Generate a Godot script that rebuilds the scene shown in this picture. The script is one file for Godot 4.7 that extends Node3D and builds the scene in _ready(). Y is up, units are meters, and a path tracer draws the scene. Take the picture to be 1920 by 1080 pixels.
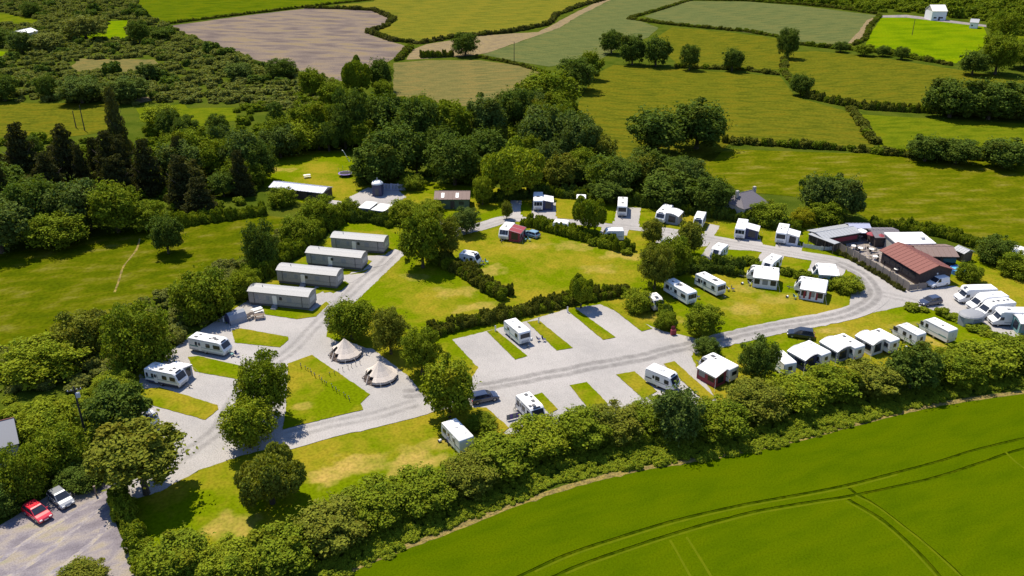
extends Node3D
# A caravan park among fields, seen from the air on a bright summer day. All positions are metres on the ground (x east, z south).

var M := {}
var taken := {}
var rng := RandomNumberGenerator.new()
var crowns := []
var bushes := []
var trunks := []
var sheet_y := {}

func _ready():
	rng.seed = 4711
	var cam := Camera3D.new()
	cam.name = "camera"
	cam.fov = 37.2976
	cam.near = 0.5
	cam.far = 6000.0
	cam.position = Vector3(0, 70, 0)
	cam.rotation_degrees = Vector3(-25.3, 0, 0)
	add_child(cam)
	cam.current = true
	var we := WorldEnvironment.new()
	we.name = "world_environment"
	var env := Environment.new()
	var sky := Sky.new()
	var sm := ProceduralSkyMaterial.new()
	sm.sky_top_color = Color(0.40, 0.53, 0.76)
	sm.sky_horizon_color = Color(0.74, 0.79, 0.85)
	sm.ground_bottom_color = Color(0.16, 0.18, 0.08)
	sm.ground_horizon_color = Color(0.45, 0.52, 0.5)
	sm.sky_energy_multiplier = 0.95
	sky.sky_material = sm
	env.background_mode = Environment.BG_SKY
	env.sky = sky
	env.ambient_light_source = Environment.AMBIENT_SOURCE_SKY
	env.tonemap_mode = Environment.TONE_MAPPER_LINEAR
	env.tonemap_exposure = 1.5
	env.sdfgi_enabled = true
	env.ssao_enabled = true
	env.ssil_enabled = true
	we.environment = env
	add_child(we)
	var sun := DirectionalLight3D.new()
	sun.name = "sun"
	sun.light_color = Color(1.0, 0.955, 0.87)
	sun.light_energy = 1.6
	sun.light_angular_distance = 0.5
	sun.shadow_enabled = true
	sun.rotation_degrees = Vector3(-63, -142, 0)
	add_child(sun)
	materials()
	prototypes()
	land()
	site()
	hedges()
	trees()
	buildings()
	vehicles()
	small_things()

# ------------------------------------------------------------------ helpers

func pv(a: Array) -> PackedVector2Array:
	var r := PackedVector2Array()
	for i in range(0, a.size(), 2):
		r.append(Vector2(a[i], a[i + 1]))
	return r

func numbered(n: String) -> String:
	if not taken.has(n):
		taken[n] = 0
		return n
	taken[n] += 1
	return "%s_%03d" % [n, taken[n]]

func tag(o: Node, label := "", category := "", group := "", kind := ""):
	if label: o.set_meta("label", label)
	if category: o.set_meta("category", category)
	if group: o.set_meta("group", group)
	if kind: o.set_meta("kind", kind)
	return o

func thing(called: String, label: String, category: String, at := Vector3.ZERO, turn := 0.0, group := "") -> Node3D:
	var o := Node3D.new()
	o.name = numbered(called)
	add_child(o)
	o.position = at
	o.rotation_degrees.y = turn
	tag(o, label, category, group)
	return o

func begin() -> SurfaceTool:
	var st := SurfaceTool.new()
	st.begin(Mesh.PRIMITIVE_TRIANGLES)
	st.set_smooth_group(-1)
	return st

func part(called: String, st: SurfaceTool, mat: Material, parent: Node) -> MeshInstance3D:
	st.generate_normals()
	return piece(called, st.commit(), mat, parent)

func piece(called: String, mesh: Mesh, mat: Material, parent: Node) -> MeshInstance3D:
	var o := MeshInstance3D.new()
	o.name = numbered(called) if parent == self else called
	o.mesh = mesh
	o.material_override = mat
	parent.add_child(o, true)
	return o

func tri(st: SurfaceTool, a: Vector3, b: Vector3, c: Vector3):
	st.add_vertex(a)
	st.add_vertex(b)
	st.add_vertex(c)

func quad(st: SurfaceTool, a: Vector3, b: Vector3, c: Vector3, d: Vector3):
	tri(st, a, b, c)
	tri(st, a, c, d)

# a closed box with chamfered upright and upper edges (c = chamfer)
func box(st: SurfaceTool, p: Vector3, s: Vector3, c := 0.0, xf := Transform3D.IDENTITY):
	var hx := s.x / 2
	var hz := s.z / 2
	if c <= 0.0:
		var v := []
		for i in 8:
			v.append(xf * (p + Vector3(hx if i & 1 else -hx, s.y if i & 2 else 0.0, hz if i & 4 else -hz)))
		for f in [[0, 2, 3, 1], [5, 7, 6, 4], [4, 6, 2, 0], [1, 3, 7, 5], [2, 6, 7, 3], [4, 0, 1, 5]]:
			quad(st, v[f[0]], v[f[1]], v[f[2]], v[f[3]])
		return
	var rings := []
	for lv in [[0.0, 0.0], [s.y - c, 0.0], [s.y, c]]:
		var y: float = lv[0]
		var i2: float = lv[1]
		var x2 := hx - i2
		var z2 := hz - i2
		var r := []
		for q in [[-x2 + c, -z2], [x2 - c, -z2], [x2, -z2 + c], [x2, z2 - c], [x2 - c, z2], [-x2 + c, z2], [-x2, z2 - c], [-x2, -z2 + c]]:
			r.append(xf * (p + Vector3(q[0], y, q[1])))
		rings.append(r)
	for k in 2:
		for i in 8:
			var j := (i + 1) % 8
			quad(st, rings[k][i], rings[k + 1][i], rings[k + 1][j], rings[k][j])
	for i in range(1, 7):
		tri(st, rings[2][0], rings[2][i + 1], rings[2][i])
		tri(st, rings[0][0], rings[0][i], rings[0][i + 1])

# a profile in x-y drawn out across z, its outline set in by c at both cheeks
func loft(st: SurfaceTool, prof: PackedVector2Array, w: float, c := 0.0, top_in := 0.0):
	var n := prof.size()
	var lo := prof[0].y
	var hi := prof[0].y
	var mid := Vector2.ZERO
	for q in prof:
		lo = min(lo, q.y)
		hi = max(hi, q.y)
		mid += q / n
	var inward := []
	var turn := -1.0 if Geometry2D.is_polygon_clockwise(prof) else 1.0
	for i in n:
		var e0 := (prof[i] - prof[(i + n - 1) % n]).normalized()
		var e1 := (prof[(i + 1) % n] - prof[i]).normalized()
		var m0 := (e0.orthogonal() + e1.orthogonal()).normalized()
		inward.append(m0 * -turn)
	var rows := []
	for k in 4:
		var side := -1.0 if k < 2 else 1.0
		var outer := k == 0 or k == 3
		var row := []
		for q in prof:
			var p := q
			if outer and c > 0.0:
				p = q + inward[prof.find(q)] * c
			var z := side * (w / 2 - (0.0 if outer else c))
			z -= side * top_in * clamp((p.y - lo) / (hi - lo), 0.0, 1.0)
			row.append(Vector3(p.x, p.y, z))
		rows.append(row)
	for k in 3:
		if k != 1 and c <= 0.0: continue
		for i in n:
			var j := (i + 1) % n
			quad(st, rows[k][i], rows[k][j], rows[k + 1][j], rows[k + 1][i])
	var idx := Geometry2D.triangulate_polygon(prof)
	for i in range(0, idx.size(), 3):
		tri(st, rows[0][idx[i]], rows[0][idx[i + 1]], rows[0][idx[i + 2]])
		tri(st, rows[3][idx[i + 2]], rows[3][idx[i + 1]], rows[3][idx[i]])

func tube(st: SurfaceTool, a: Vector3, b: Vector3, r0: float, r1: float, n := 6):
	var d := (b - a).normalized()
	var u := d.cross(Vector3.UP if abs(d.y) < 0.9 else Vector3.RIGHT).normalized()
	var v := d.cross(u)
	for i in n:
		var t0 := TAU * i / n
		var t1 := TAU * (i + 1) / n
		var p0 := u * cos(t0) + v * sin(t0)
		var p1 := u * cos(t1) + v * sin(t1)
		quad(st, a + p0 * r0, b + p0 * r1, b + p1 * r1, a + p1 * r0)
		tri(st, b, b + p1 * r1, b + p0 * r1)
		tri(st, a, a + p0 * r0, a + p1 * r0)

# ------------------------------------------------------------------ materials

func lin(r: float, g: float, b: float) -> Color:
	return Color(r, g, b).linear_to_srgb()

func plain(c: Color, rough := 0.6, metal := 0.0) -> StandardMaterial3D:
	var m := StandardMaterial3D.new()
	m.albedo_color = c
	m.roughness = rough
	m.metallic = metal
	return m

func noise_tex(seed: int, size: int, freq: float, stops: Array, oct := 5) -> NoiseTexture2D:
	var f := FastNoiseLite.new()
	f.seed = seed
	f.noise_type = FastNoiseLite.TYPE_SIMPLEX_SMOOTH
	f.frequency = freq
	f.fractal_octaves = oct
	f.fractal_gain = 0.55
	var t := NoiseTexture2D.new()
	t.width = size
	t.height = size
	t.seamless = true
	t.noise = f
	var g := Gradient.new()
	var off := PackedFloat32Array()
	var col := PackedColorArray()
	for s in stops:
		off.append(s[0])
		col.append(s[1])
	g.offsets = off
	g.colors = col
	t.color_ramp = g
	return t

func leafy(c: Color, back := 0.8) -> StandardMaterial3D:
	var m := plain(c, 0.85)
	m.vertex_color_use_as_albedo = true
	m.metallic_specular = 0.12
	m.backlight_enabled = true
	m.backlight = Color(back, back, back * 0.35)
	return m

# a ground cover: broad patches in the first map, fine grain multiplied in as the detail map (both laid in world metres through the UVs)
func cover(tint: Color, broad: Texture2D, grain: Texture2D, rough := 0.95) -> StandardMaterial3D:
	var m := plain(tint, rough)
	m.metallic_specular = 0.03
	m.albedo_texture = broad
	m.detail_enabled = true
	m.detail_albedo = grain
	m.detail_blend_mode = BaseMaterial3D.BLEND_MODE_MUL
	m.detail_uv_layer = BaseMaterial3D.DETAIL_UV_2
	return m

func materials():
	var g := func(v): return Color(v, v, v)
	var broad := noise_tex(3, 512, 0.012, [[0.0, Color(0.72, 0.80, 0.70)], [0.35, Color(0.86, 0.91, 0.8)], [0.6, Color(0.97, 0.98, 0.92)], [1.0, Color(1.0, 0.95, 0.85)]])
	var streak := noise_tex(5, 512, 0.014, [[0.0, Color(0.70, 0.78, 0.74)], [0.35, Color(0.86, 0.91, 0.84)], [0.55, Color(0.95, 0.97, 0.9)], [0.8, Color(1.0, 0.97, 0.88)], [1.0, Color(1.0, 0.93, 0.82)]])
	var pasture := noise_tex(23, 1024, 0.012, [[0.0, lin(0.066, 0.090, 0.002)], [0.38, lin(0.090, 0.112, 0.002)], [0.52, lin(0.115, 0.126, 0.003)], [0.66, lin(0.135, 0.136, 0.008)], [0.8, lin(0.165, 0.155, 0.02)], [1.0, lin(0.19, 0.175, 0.035)]], 7)
	var grain := noise_tex(7, 1024, 0.03, [[0.0, g.call(0.55)], [0.3, g.call(0.76)], [0.55, g.call(0.92)], [1.0, g.call(1.0)]], 6)
	var soil := noise_tex(11, 512, 0.02, [[0.0, Color(0.74, 0.72, 0.77)], [0.4, Color(0.88, 0.86, 0.90)], [0.6, Color(0.98, 0.95, 0.93)], [0.8, Color(1.0, 0.96, 0.86)], [1.0, Color(0.93, 0.95, 0.80)]])
	var sward := noise_tex(13, 512, 0.02, [[0.0, Color(0.82, 0.88, 0.84)], [0.5, Color(0.93, 0.95, 0.9)], [1.0, Color(1.0, 0.98, 0.88)]])
	var fine_grain := noise_tex(17, 1024, 0.05, [[0.0, g.call(0.78)], [0.5, g.call(0.92)], [1.0, g.call(1.0)]], 6)
	var turf_grain := noise_tex(19, 1024, 0.035, [[0.0, g.call(0.74)], [0.4, g.call(0.88)], [1.0, g.call(1.0)]], 6)
	M.ground = cover(lin(0.085, 0.11, 0.012), broad, grain)
	M.meadow_a = cover(lin(0.132, 0.130, 0.010), streak, turf_grain)
	M.meadow_b = cover(lin(0.125, 0.150, 0.006), broad, fine_grain)
	M.meadow_c = cover(Color.WHITE, pasture, turf_grain)
	M.meadow_d = cover(Color(0.93, 0.95, 0.9), pasture, turf_grain)
	M.bright = cover(lin(0.155, 0.2209, 0.00155), broad, fine_grain)
	M.top_green = cover(lin(0.09688, 0.1279, 0.002325), streak, fine_grain)
	M.olive = cover(lin(0.1744, 0.1612, 0.01938), streak, fine_grain)
	M.greygreen = cover(lin(0.1279, 0.1395, 0.05425), streak, fine_grain)
	M.stubble = cover(lin(0.1821, 0.1511, 0.05812), streak, fine_grain)
	M.straw = cover(lin(0.2712, 0.2247, 0.124), soil, fine_grain)
	M.earth = cover(lin(0.225, 0.19, 0.15), soil, fine_grain)
	M.crop_pale = cover(lin(0.115, 0.145, 0.004), sward, fine_grain)
	M.crop = cover(lin(0.079, 0.117, 0.0005), sward, fine_grain)
	M.rough_grass = cover(lin(0.050, 0.074, 0.001), streak, grain)
	M.margin = cover(lin(0.279, 0.2325, 0.0775), soil, grain)
	M.yard = cover(lin(0.31, 0.2945, 0.2906), soil, fine_grain)
	M.yard_pale = cover(lin(0.36, 0.345, 0.335), soil, fine_grain)
	M.paving = cover(lin(0.36, 0.34, 0.315), soil, grain)
	M.lawn = cover(Color.WHITE, lawn_picture(), turf_grain)
	M.gravel = cover(Color.WHITE, gravel_picture(), fine_grain)
	# foliage
	M.leaf_mid = leafy(lin(0.178, 0.23, 0.015))
	M.leaf_dark = leafy(lin(0.105, 0.155, 0.022))
	M.leaf_blue = leafy(lin(0.12, 0.17, 0.034))
	M.leaf_light = leafy(lin(0.235, 0.285, 0.018))
	M.leaf_olive = leafy(lin(0.19, 0.21, 0.024))
	M.leaf_brown = leafy(lin(0.112, 0.115, 0.028))
	M.leaf_pine = leafy(lin(0.062, 0.066, 0.02))
	M.leaf_yellow = leafy(lin(0.31, 0.30, 0.015))
	M.leaf_scrub = leafy(lin(0.205, 0.228, 0.048))
	M.leaf_hedge = leafy(lin(0.145, 0.158, 0.022))
	M.bark = plain(lin(0.10, 0.075, 0.05), 0.95)
	# made things
	M.white = plain(lin(0.72, 0.73, 0.74), 0.35)
	M.cream = plain(lin(0.78, 0.74, 0.66), 0.5)
	M.roof_white = plain(lin(0.74, 0.74, 0.73), 0.45)
	M.glass = plain(lin(0.020, 0.024, 0.035), 0.08)
	M.glass.metallic_specular = 0.45
	M.rubber = plain(lin(0.018, 0.018, 0.018), 0.9)
	M.steel = plain(lin(0.35, 0.36, 0.38), 0.4, 0.7)
	M.navy = plain(lin(0.03, 0.035, 0.09), 0.45)
	M.grey_panel = plain(lin(0.42, 0.43, 0.44), 0.5)
	M.dark_grey = plain(lin(0.07, 0.075, 0.085), 0.6)
	M.mid_grey = plain(lin(0.22, 0.23, 0.25), 0.6)
	M.clad = plain(lin(0.40, 0.385, 0.36), 0.7)
	M.clad_seam = plain(lin(0.12, 0.115, 0.11), 0.8)
	M.static_roof = plain(lin(0.40, 0.405, 0.415), 0.6)
	M.canvas = plain(lin(0.72, 0.64, 0.57), 0.9)
	M.canvas_dark = plain(lin(0.05, 0.035, 0.03), 0.9)
	M.awning_white = plain(lin(0.68, 0.68, 0.70), 0.8)
	M.awning_grey = plain(lin(0.24, 0.26, 0.30), 0.8)
	M.awning_navy = plain(lin(0.04, 0.045, 0.11), 0.8)
	M.awning_red = plain(lin(0.23, 0.03, 0.045), 0.8)
	M.awning_teal = plain(lin(0.12, 0.26, 0.26), 0.8)
	M.car_red = plain(lin(0.55, 0.012, 0.03), 0.25)
	M.car_silver = plain(lin(0.27, 0.28, 0.30), 0.25, 0.5)
	M.car_black = plain(lin(0.015, 0.018, 0.024), 0.2)
	M.car_navy = plain(lin(0.03, 0.04, 0.075), 0.2)
	M.car_blue = plain(lin(0.18, 0.30, 0.40), 0.25)
	for k in ["car_red", "car_silver", "car_black", "car_navy", "car_blue"]:
		M[k].clearcoat_enabled = true
		M[k].clearcoat = 0.8
		M[k].clearcoat_roughness = 0.05
	M.lamp = plain(lin(0.7, 0.7, 0.68), 0.15)
	M.tail_lamp = plain(lin(0.4, 0.02, 0.02), 0.2)
	M.red_roof = plain(lin(0.235, 0.082, 0.066), 0.8)
	M.brown_roof = plain(lin(0.23, 0.16, 0.14), 0.8)
	M.sheet_roof = plain(lin(0.42, 0.435, 0.46), 0.45)
	M.blue_roof = plain(lin(0.34, 0.36, 0.47), 0.4)
	M.slate = plain(lin(0.17, 0.155, 0.175), 0.75)
	M.slate_pale = plain(lin(0.30, 0.30, 0.31), 0.75)
	M.render = plain(lin(0.45, 0.43, 0.39), 0.9)
	M.timber = plain(lin(0.22, 0.165, 0.125), 0.85)
	M.timber_grey = plain(lin(0.27, 0.235, 0.21), 0.85)
	M.timber_dark = plain(lin(0.07, 0.05, 0.045), 0.85)
	M.pole_wood = plain(lin(0.035, 0.028, 0.024), 0.9)
	M.green_wall = plain(lin(0.10, 0.15, 0.09), 0.8)
	M.blue_cover = plain(lin(0.05, 0.17, 0.55), 0.5)
	M.purple = plain(lin(0.16, 0.11, 0.33), 0.7)
	M.pool_water = plain(lin(0.10, 0.38, 0.60), 0.1)
	for k in ["render", "timber", "timber_grey", "timber_dark", "red_roof", "brown_roof", "slate", "clad", "canvas", "bark", "sheet_roof", "static_roof", "green_wall"]:
		M[k].albedo_texture = grain
		M[k].uv1_triplanar = true
		M[k].uv1_world_triplanar = true
		M[k].uv1_scale = Vector3(0.22, 0.22, 0.22)

# lawn colours of the site, 5 texels to the metre: worn, dry and clover patches, mowing
const SX := -75.0
const SZ := -235.0
const SW := 190.0
const SH := 165.0

func lawn_picture() -> ImageTexture:
	var w := 950
	var h := 825
	var na := FastNoiseLite.new()
	na.seed = 21
	na.frequency = 0.045
	na.fractal_octaves = 4
	var nb := FastNoiseLite.new()
	nb.seed = 22
	nb.frequency = 0.35
	nb.fractal_octaves = 3
	# dry or worn spots: centre, half sizes along and across, turn, strength
	var worn := worn_spots()
	var data := PackedByteArray()
	data.resize(w * h * 3)
	var fresh := Color(0.128, 0.175, 0.0016)
	var dry := Color(0.3255, 0.2402, 0.02325)
	var buff := Color(0.42, 0.30, 0.075)
	var wear := PackedFloat32Array()
	wear.resize(w * h)
	for s in worn:
		var c: Vector2 = s[0]
		var big: float = max(s[1], s[2]) + 1.5
		var ca := cos(deg_to_rad(s[3]))
		var sa := sin(deg_to_rad(s[3]))
		for j in range(max(0, int((c.y - big - SZ) * 5)), min(h, int((c.y + big - SZ) * 5))):
			for i in range(max(0, int((c.x - big - SX) * 5)), min(w, int((c.x + big - SX) * 5))):
				var p := Vector2(SX + i / 5.0, SZ + j / 5.0)
				var d := p - c
				var q := Vector2(d.x * ca - d.y * sa, d.x * sa + d.y * ca)
				var e: float = pow(pow(abs(q.x) / s[1], 3.0) + pow(abs(q.y) / s[2], 3.0), 1.0 / 3.0) + 0.3 * nb.get_noise_2d(p.x, p.y) + 0.75 * na.get_noise_2d(p.x * 5.0, p.y * 5.0)
				wear[j * w + i] = max(wear[j * w + i], s[4] * (1.0 - smoothstep(0.6, 1.15, e)))
	var k := 0
	for j in h:
		var z := SZ + j / 5.0
		for i in w:
			var x := SX + i / 5.0
			var a := na.get_noise_2d(x, z)
			var b := nb.get_noise_2d(x, z)
			var c := fresh.lerp(dry, clamp(0.38 + 1.25 * a + 0.5 * b, 0.0, 1.0) * 0.66)
			var wv := wear[j * w + i]
			if wv > 0.0:
				c = c.lerp(buff, clamp(wv * (0.85 + 0.6 * b), 0.0, 1.0))
			c = c.linear_to_srgb()
			data[k] = int(clamp(c.r, 0.0, 1.0) * 255)
			data[k + 1] = int(clamp(c.g, 0.0, 1.0) * 255)
			data[k + 2] = int(clamp(c.b, 0.0, 1.0) * 255)
			k += 3
	return ImageTexture.create_from_image(Image.create_from_data(w, h, false, Image.FORMAT_RGB8, data))

# stone chippings with the darker lanes that tyres have swept
func gravel_picture() -> ImageTexture:
	var w := 950
	var h := 825
	var na := FastNoiseLite.new()
	na.seed = 31
	na.frequency = 0.06
	na.fractal_octaves = 4
	var nb := FastNoiseLite.new()
	nb.seed = 32
	nb.frequency = 0.6
	nb.fractal_octaves = 3
	var lane := PackedFloat32Array()
	lane.resize(w * h)
	var tracks := tyre_lanes()
	for t in tracks:
		var line: PackedVector2Array = smooth(t[0])
		for k in line.size() - 1:
			var a := line[k]
			var b := line[k + 1]
			var nrm := (b - a).orthogonal().normalized()
			var steps := int(a.distance_to(b) * 5) + 1
			for s in steps:
				var m := a.lerp(b, float(s) / steps)
				for off in t[1]:
					var p: Vector2 = m + nrm * (off + 0.5 * na.get_noise_2d(m.x, m.y))
					var ci := int((p.x - SX) * 5)
					var cj := int((p.y - SZ) * 5)
					for jj in range(-2, 3):
						for ii in range(-2, 3):
							var i: int = ci + ii
							var j: int = cj + jj
							if i >= 0 and j >= 0 and i < w and j < h:
								var v: float = t[2] * (1.0 - 0.13 * (ii * ii + jj * jj))
								lane[j * w + i] = max(lane[j * w + i], v)
	var data := PackedByteArray()
	data.resize(w * h * 3)
	var pale := Color(0.41, 0.39, 0.378)
	var dull := Color(0.335, 0.322, 0.314)
	var dark := Color(0.1705, 0.1628, 0.1589)
	var k := 0
	for j in h:
		var z := SZ + j / 5.0
		for i in w:
			var x := SX + i / 5.0
			var a := na.get_noise_2d(x, z)
			var b := nb.get_noise_2d(x, z)
			var c := pale.lerp(dull, clamp(0.4 + 0.9 * a + 0.35 * b, 0.0, 1.0))
			c = c.lerp(dark, clamp(lane[j * w + i] * (0.8 + 0.45 * b), 0.0, 0.8))
			c = c.linear_to_srgb()
			data[k] = int(c.r * 255)
			data[k + 1] = int(c.g * 255)
			data[k + 2] = int(c.b * 255)
			k += 3
	return ImageTexture.create_from_image(Image.create_from_data(w, h, false, Image.FORMAT_RGB8, data))

# ------------------------------------------------------------------ plants: a few crowns and bushes, shared by all

func leaf_cloud(seed: int, lobes: Array, count: int, size: float, shell := 0.22, droop := 0.0, inner := 0.12, fuzz := 0) -> ArrayMesh:
	var r := RandomNumberGenerator.new()
	r.seed = seed
	var total := 0.0
	for l in lobes:
		total += l[1] * l[1]
	var V := PackedVector3Array()
	var N := PackedVector3Array()
	var C := PackedColorArray()
	var tint := []
	for l in lobes:
		tint.append([r.randf_range(0.75, 1.25), r.randf_range(0.88, 1.14)])
	if fuzz > 0:
		lobes.append([Vector3(0, 0, 0), 0.0, Vector3.ONE])
		tint.append([1.0, 1.0])
	for li in lobes.size():
		var ctr: Vector3 = lobes[li][0]
		var rad: float = lobes[li][1]
		var sq: Vector3 = lobes[li][2]
		var n := int(count * rad * rad / total) if rad > 0.0 else fuzz
		for k in n:
			var d := Vector3(r.randfn(), r.randfn() + 0.25, r.randfn()).normalized()
			var p: Vector3 = ctr + d * sq * rad * (1.0 - shell * r.randf() * r.randf() * 2.0 + 0.03 * r.randfn())
			if rad == 0.0:
				var wob := 0.86 + 0.2 * sin(d.x * 6.0 + seed) * sin(d.z * 7.0 - seed) + 0.13 * sin(d.y * 11.0 + d.x * 9.0)
				p = d * wob * r.randf_range(0.62, 1.04)
			var deep := false
			for lj in lobes.size():
				if lj != li and lobes[lj][1] > 0.0:
					var q: Vector3 = (p - lobes[lj][0]) / lobes[lj][2]
					if q.length() < lobes[lj][1] * 0.78:
						deep = true
						break
			if deep and r.randf() > inner: continue
			var nn := (d * 0.75 + Vector3(0, 0.55, 0) + Vector3(r.randfn(), r.randfn(), r.randfn()) * 0.75).normalized()
			var t := nn.cross(Vector3(r.randfn(), r.randfn(), r.randfn())).normalized()
			if droop > 0.0:
				t = (t + Vector3.DOWN * droop).normalized()
			var b := nn.cross(t).normalized()
			var s := size * r.randf_range(0.6, 1.35)
			var fold := nn * s * 0.22
			var w := s * r.randf_range(0.45, 0.75)
			var v0 := p - t * s
			var v1 := p + b * w + fold
			var v2 := p + t * s
			var v3 := p - b * w + fold
			V.append_array([v0, v1, v2, v0, v2, v3])
			var n1 := ((v1 - v0).cross(v2 - v0)).normalized()
			if n1.dot(nn) < 0.0: n1 = -n1
			var n2 := ((v2 - v0).cross(v3 - v0)).normalized()
			if n2.dot(nn) < 0.0: n2 = -n2
			N.append_array([n1, n1, n1, n2, n2, n2])
			var f: float = tint[li][0] * r.randf_range(0.55, 1.45)
			var hue: float = tint[li][1] * r.randf_range(0.9, 1.1)
			var c := Color(f * hue, f, f / hue)
			C.append_array([c, c, c, c, c, c])
	var arr := []
	arr.resize(Mesh.ARRAY_MAX)
	arr[Mesh.ARRAY_VERTEX] = V
	arr[Mesh.ARRAY_NORMAL] = N
	arr[Mesh.ARRAY_COLOR] = C
	var m := ArrayMesh.new()
	m.add_surface_from_arrays(Mesh.PRIMITIVE_TRIANGLES, arr)
	return m

func prototypes():
	var r := RandomNumberGenerator.new()
	# spreading crowns: a heart and many boughs that stand out of it by different lengths
	for v in 7:
		r.seed = 100 + v
		var lobes := [[Vector3(0, -0.08, 0), 0.52, Vector3(1, 1, 1)]]
		var n: int = [46, 60, 70, 38, 78, 54, 42][v]
		for i in n:
			var th := TAU * (i * 0.618 + r.randf() * 0.2)
			var y := lerpf(-0.8, 0.97, (i + r.randf()) / n)
			var rr := sqrt(max(0.0, 1.0 - y * y))
			var rad := r.randf_range(0.10, 0.30)
			var out := r.randf_range(0.62, 1.08) if r.randf() > 0.12 or y < 0.0 else 1.1
			lobes.append([Vector3(cos(th) * rr, y, sin(th) * rr) * (out - rad), rad, Vector3(1.1, r.randf_range(0.75, 1.1), 1.1)])
		crowns.append(leaf_cloud(200 + v, lobes, 17000, [0.05, 0.043, 0.04, 0.054, 0.041, 0.046, 0.05][v], 0.8, 0.0, 0.3, 2600))
	# 7, 8: drooping crowns with hanging strands
	for v in 2:
		r.seed = 150 + v
		var lobes := [[Vector3(0, 0, 0), 0.6, Vector3(1, 1.1, 1)]]
		for i in 16:
			var th := TAU * i * 0.618
			var y := r.randf_range(-0.5, 0.6)
			var rr := sqrt(1.0 - y * y)
			lobes.append([Vector3(cos(th) * rr * 0.68, y * 0.68, sin(th) * rr * 0.68), r.randf_range(0.2, 0.3), Vector3(0.8, 1.5, 0.8)])
		crowns.append(leaf_cloud(250 + v, lobes, 15000, 0.045, 0.3, 1.1))
	# 9, 10: upright conifers
	for v in 2:
		r.seed = 170 + v
		var lobes := []
		for i in 22:
			var y := lerpf(-0.95, 0.9, i / 21.0)
			var out := 0.62 * (1.0 - 0.75 * (y + 1.0) / 2.0)
			var th := TAU * i * 0.618
			lobes.append([Vector3(cos(th) * out * 0.75, y, sin(th) * out * 0.75), lerpf(0.36, 0.14, i / 21.0), Vector3(1.1, 0.6, 1.1)])
			lobes.append([Vector3(-cos(th) * out * 0.5, y * 0.97, -sin(th) * out * 0.5), lerpf(0.34, 0.13, i / 21.0), Vector3(1.1, 0.6, 1.1)])
		crowns.append(leaf_cloud(270 + v, lobes, 12000, 0.042, 0.3, 0.5))
	# bushes: domes standing on the ground, one unit wide and high
	for v in 5:
		r.seed = 300 + v
		var lobes := [[Vector3(0, 0.36, 0), 0.56, Vector3(1.15, 0.95, 1.15)]]
		for i in 16:
			var th := TAU * (i * 0.618 + 0.1 * r.randf())
			var y := r.randf_range(0.12, 0.78)
			var o := 0.62 * sqrt(max(0.0, 1.0 - pow((y - 0.1) / 0.95, 2.0)))
			lobes.append([Vector3(cos(th) * o, y, sin(th) * o), r.randf_range(0.14, 0.32), Vector3.ONE])
		bushes.append(leaf_cloud(320 + v, lobes, 2600 if v < 3 else 1000, 0.085 if v < 3 else 0.13, 0.45, 0.0, 0.3))
	# trunks with limbs, one unit tall to the heart of the crown
	for v in 3:
		r.seed = 400 + v
		var st := begin()
		tube(st, Vector3(0, 0, 0), Vector3(0.02, 0.5, 0.01), 0.075, 0.05, 7)
		tube(st, Vector3(0.02, 0.49, 0.01), Vector3(0.0, 1.05, 0.0), 0.05, 0.02, 6)
		for i in 6:
			var th := TAU * i / 6.0 + r.randf() * 0.6
			var y0 := r.randf_range(0.4, 0.7)
			var mid := Vector3(cos(th) * 0.26, y0 + 0.2, sin(th) * 0.26)
			tube(st, Vector3(0.015, y0, 0.01), mid, 0.032, 0.02, 5)
			tube(st, mid, Vector3(cos(th + 0.2) * 0.55, y0 + 0.42, sin(th + 0.2) * 0.55), 0.02, 0.008, 5)
		st.generate_normals()
		trunks.append(st.commit())

func tree(called: String, label: String, group: String, d: Array, kind: int, leaf: String):
	var t := thing(called, label, "tree", Vector3(d[0], 0, d[1]), rng.randf() * 360.0, group)
	var tr := piece("trunk", trunks[rng.randi() % 3], M.bark, t)
	tr.scale = Vector3(d[2], d[4] + 0.2 * d[3], d[2])
	var cr := piece("crown", crowns[kind], M[leaf], t)
	cr.position.y = d[4]
	cr.scale = Vector3(d[2], d[3], d[2])
	return t

func shrub(called: String, label: String, group: String, d: Array, kind: int, leaf: String):
	var t := thing(called, label, "shrub", Vector3(d[0], 0, d[1]), rng.randf() * 360.0, group)
	var cr: MeshInstance3D
	if d[2] > 1.9:
		cr = piece("foliage", crowns[[1, 2, 4][kind % 3]], M[leaf], t)
		cr.position.y = d[4]
		cr.scale = Vector3(d[2], d[3], d[2])
	else:
		cr = piece("foliage", bushes[kind % 3], M[leaf], t)
		cr.scale = Vector3(d[2], d[4] + d[3], d[2])
	var tr := piece("stem", trunks[rng.randi() % 3], M.bark, t)
	tr.scale = Vector3(d[2] * 0.7, (d[4] + d[3]) * 0.6, d[2] * 0.7)
	return t

func copies(called: String, mesh: Mesh, xf: Array, mat: Material, parent: Node) -> MultiMeshInstance3D:
	var mm := MultiMesh.new()
	mm.transform_format = MultiMesh.TRANSFORM_3D
	mm.mesh = mesh
	mm.instance_count = xf.size()
	for i in xf.size():
		mm.set_instance_transform(i, xf[i])
	var o := MultiMeshInstance3D.new()
	o.name = numbered(called) if parent == self else called
	o.multimesh = mm
	o.material_override = mat
	parent.add_child(o, true)
	return o

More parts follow.
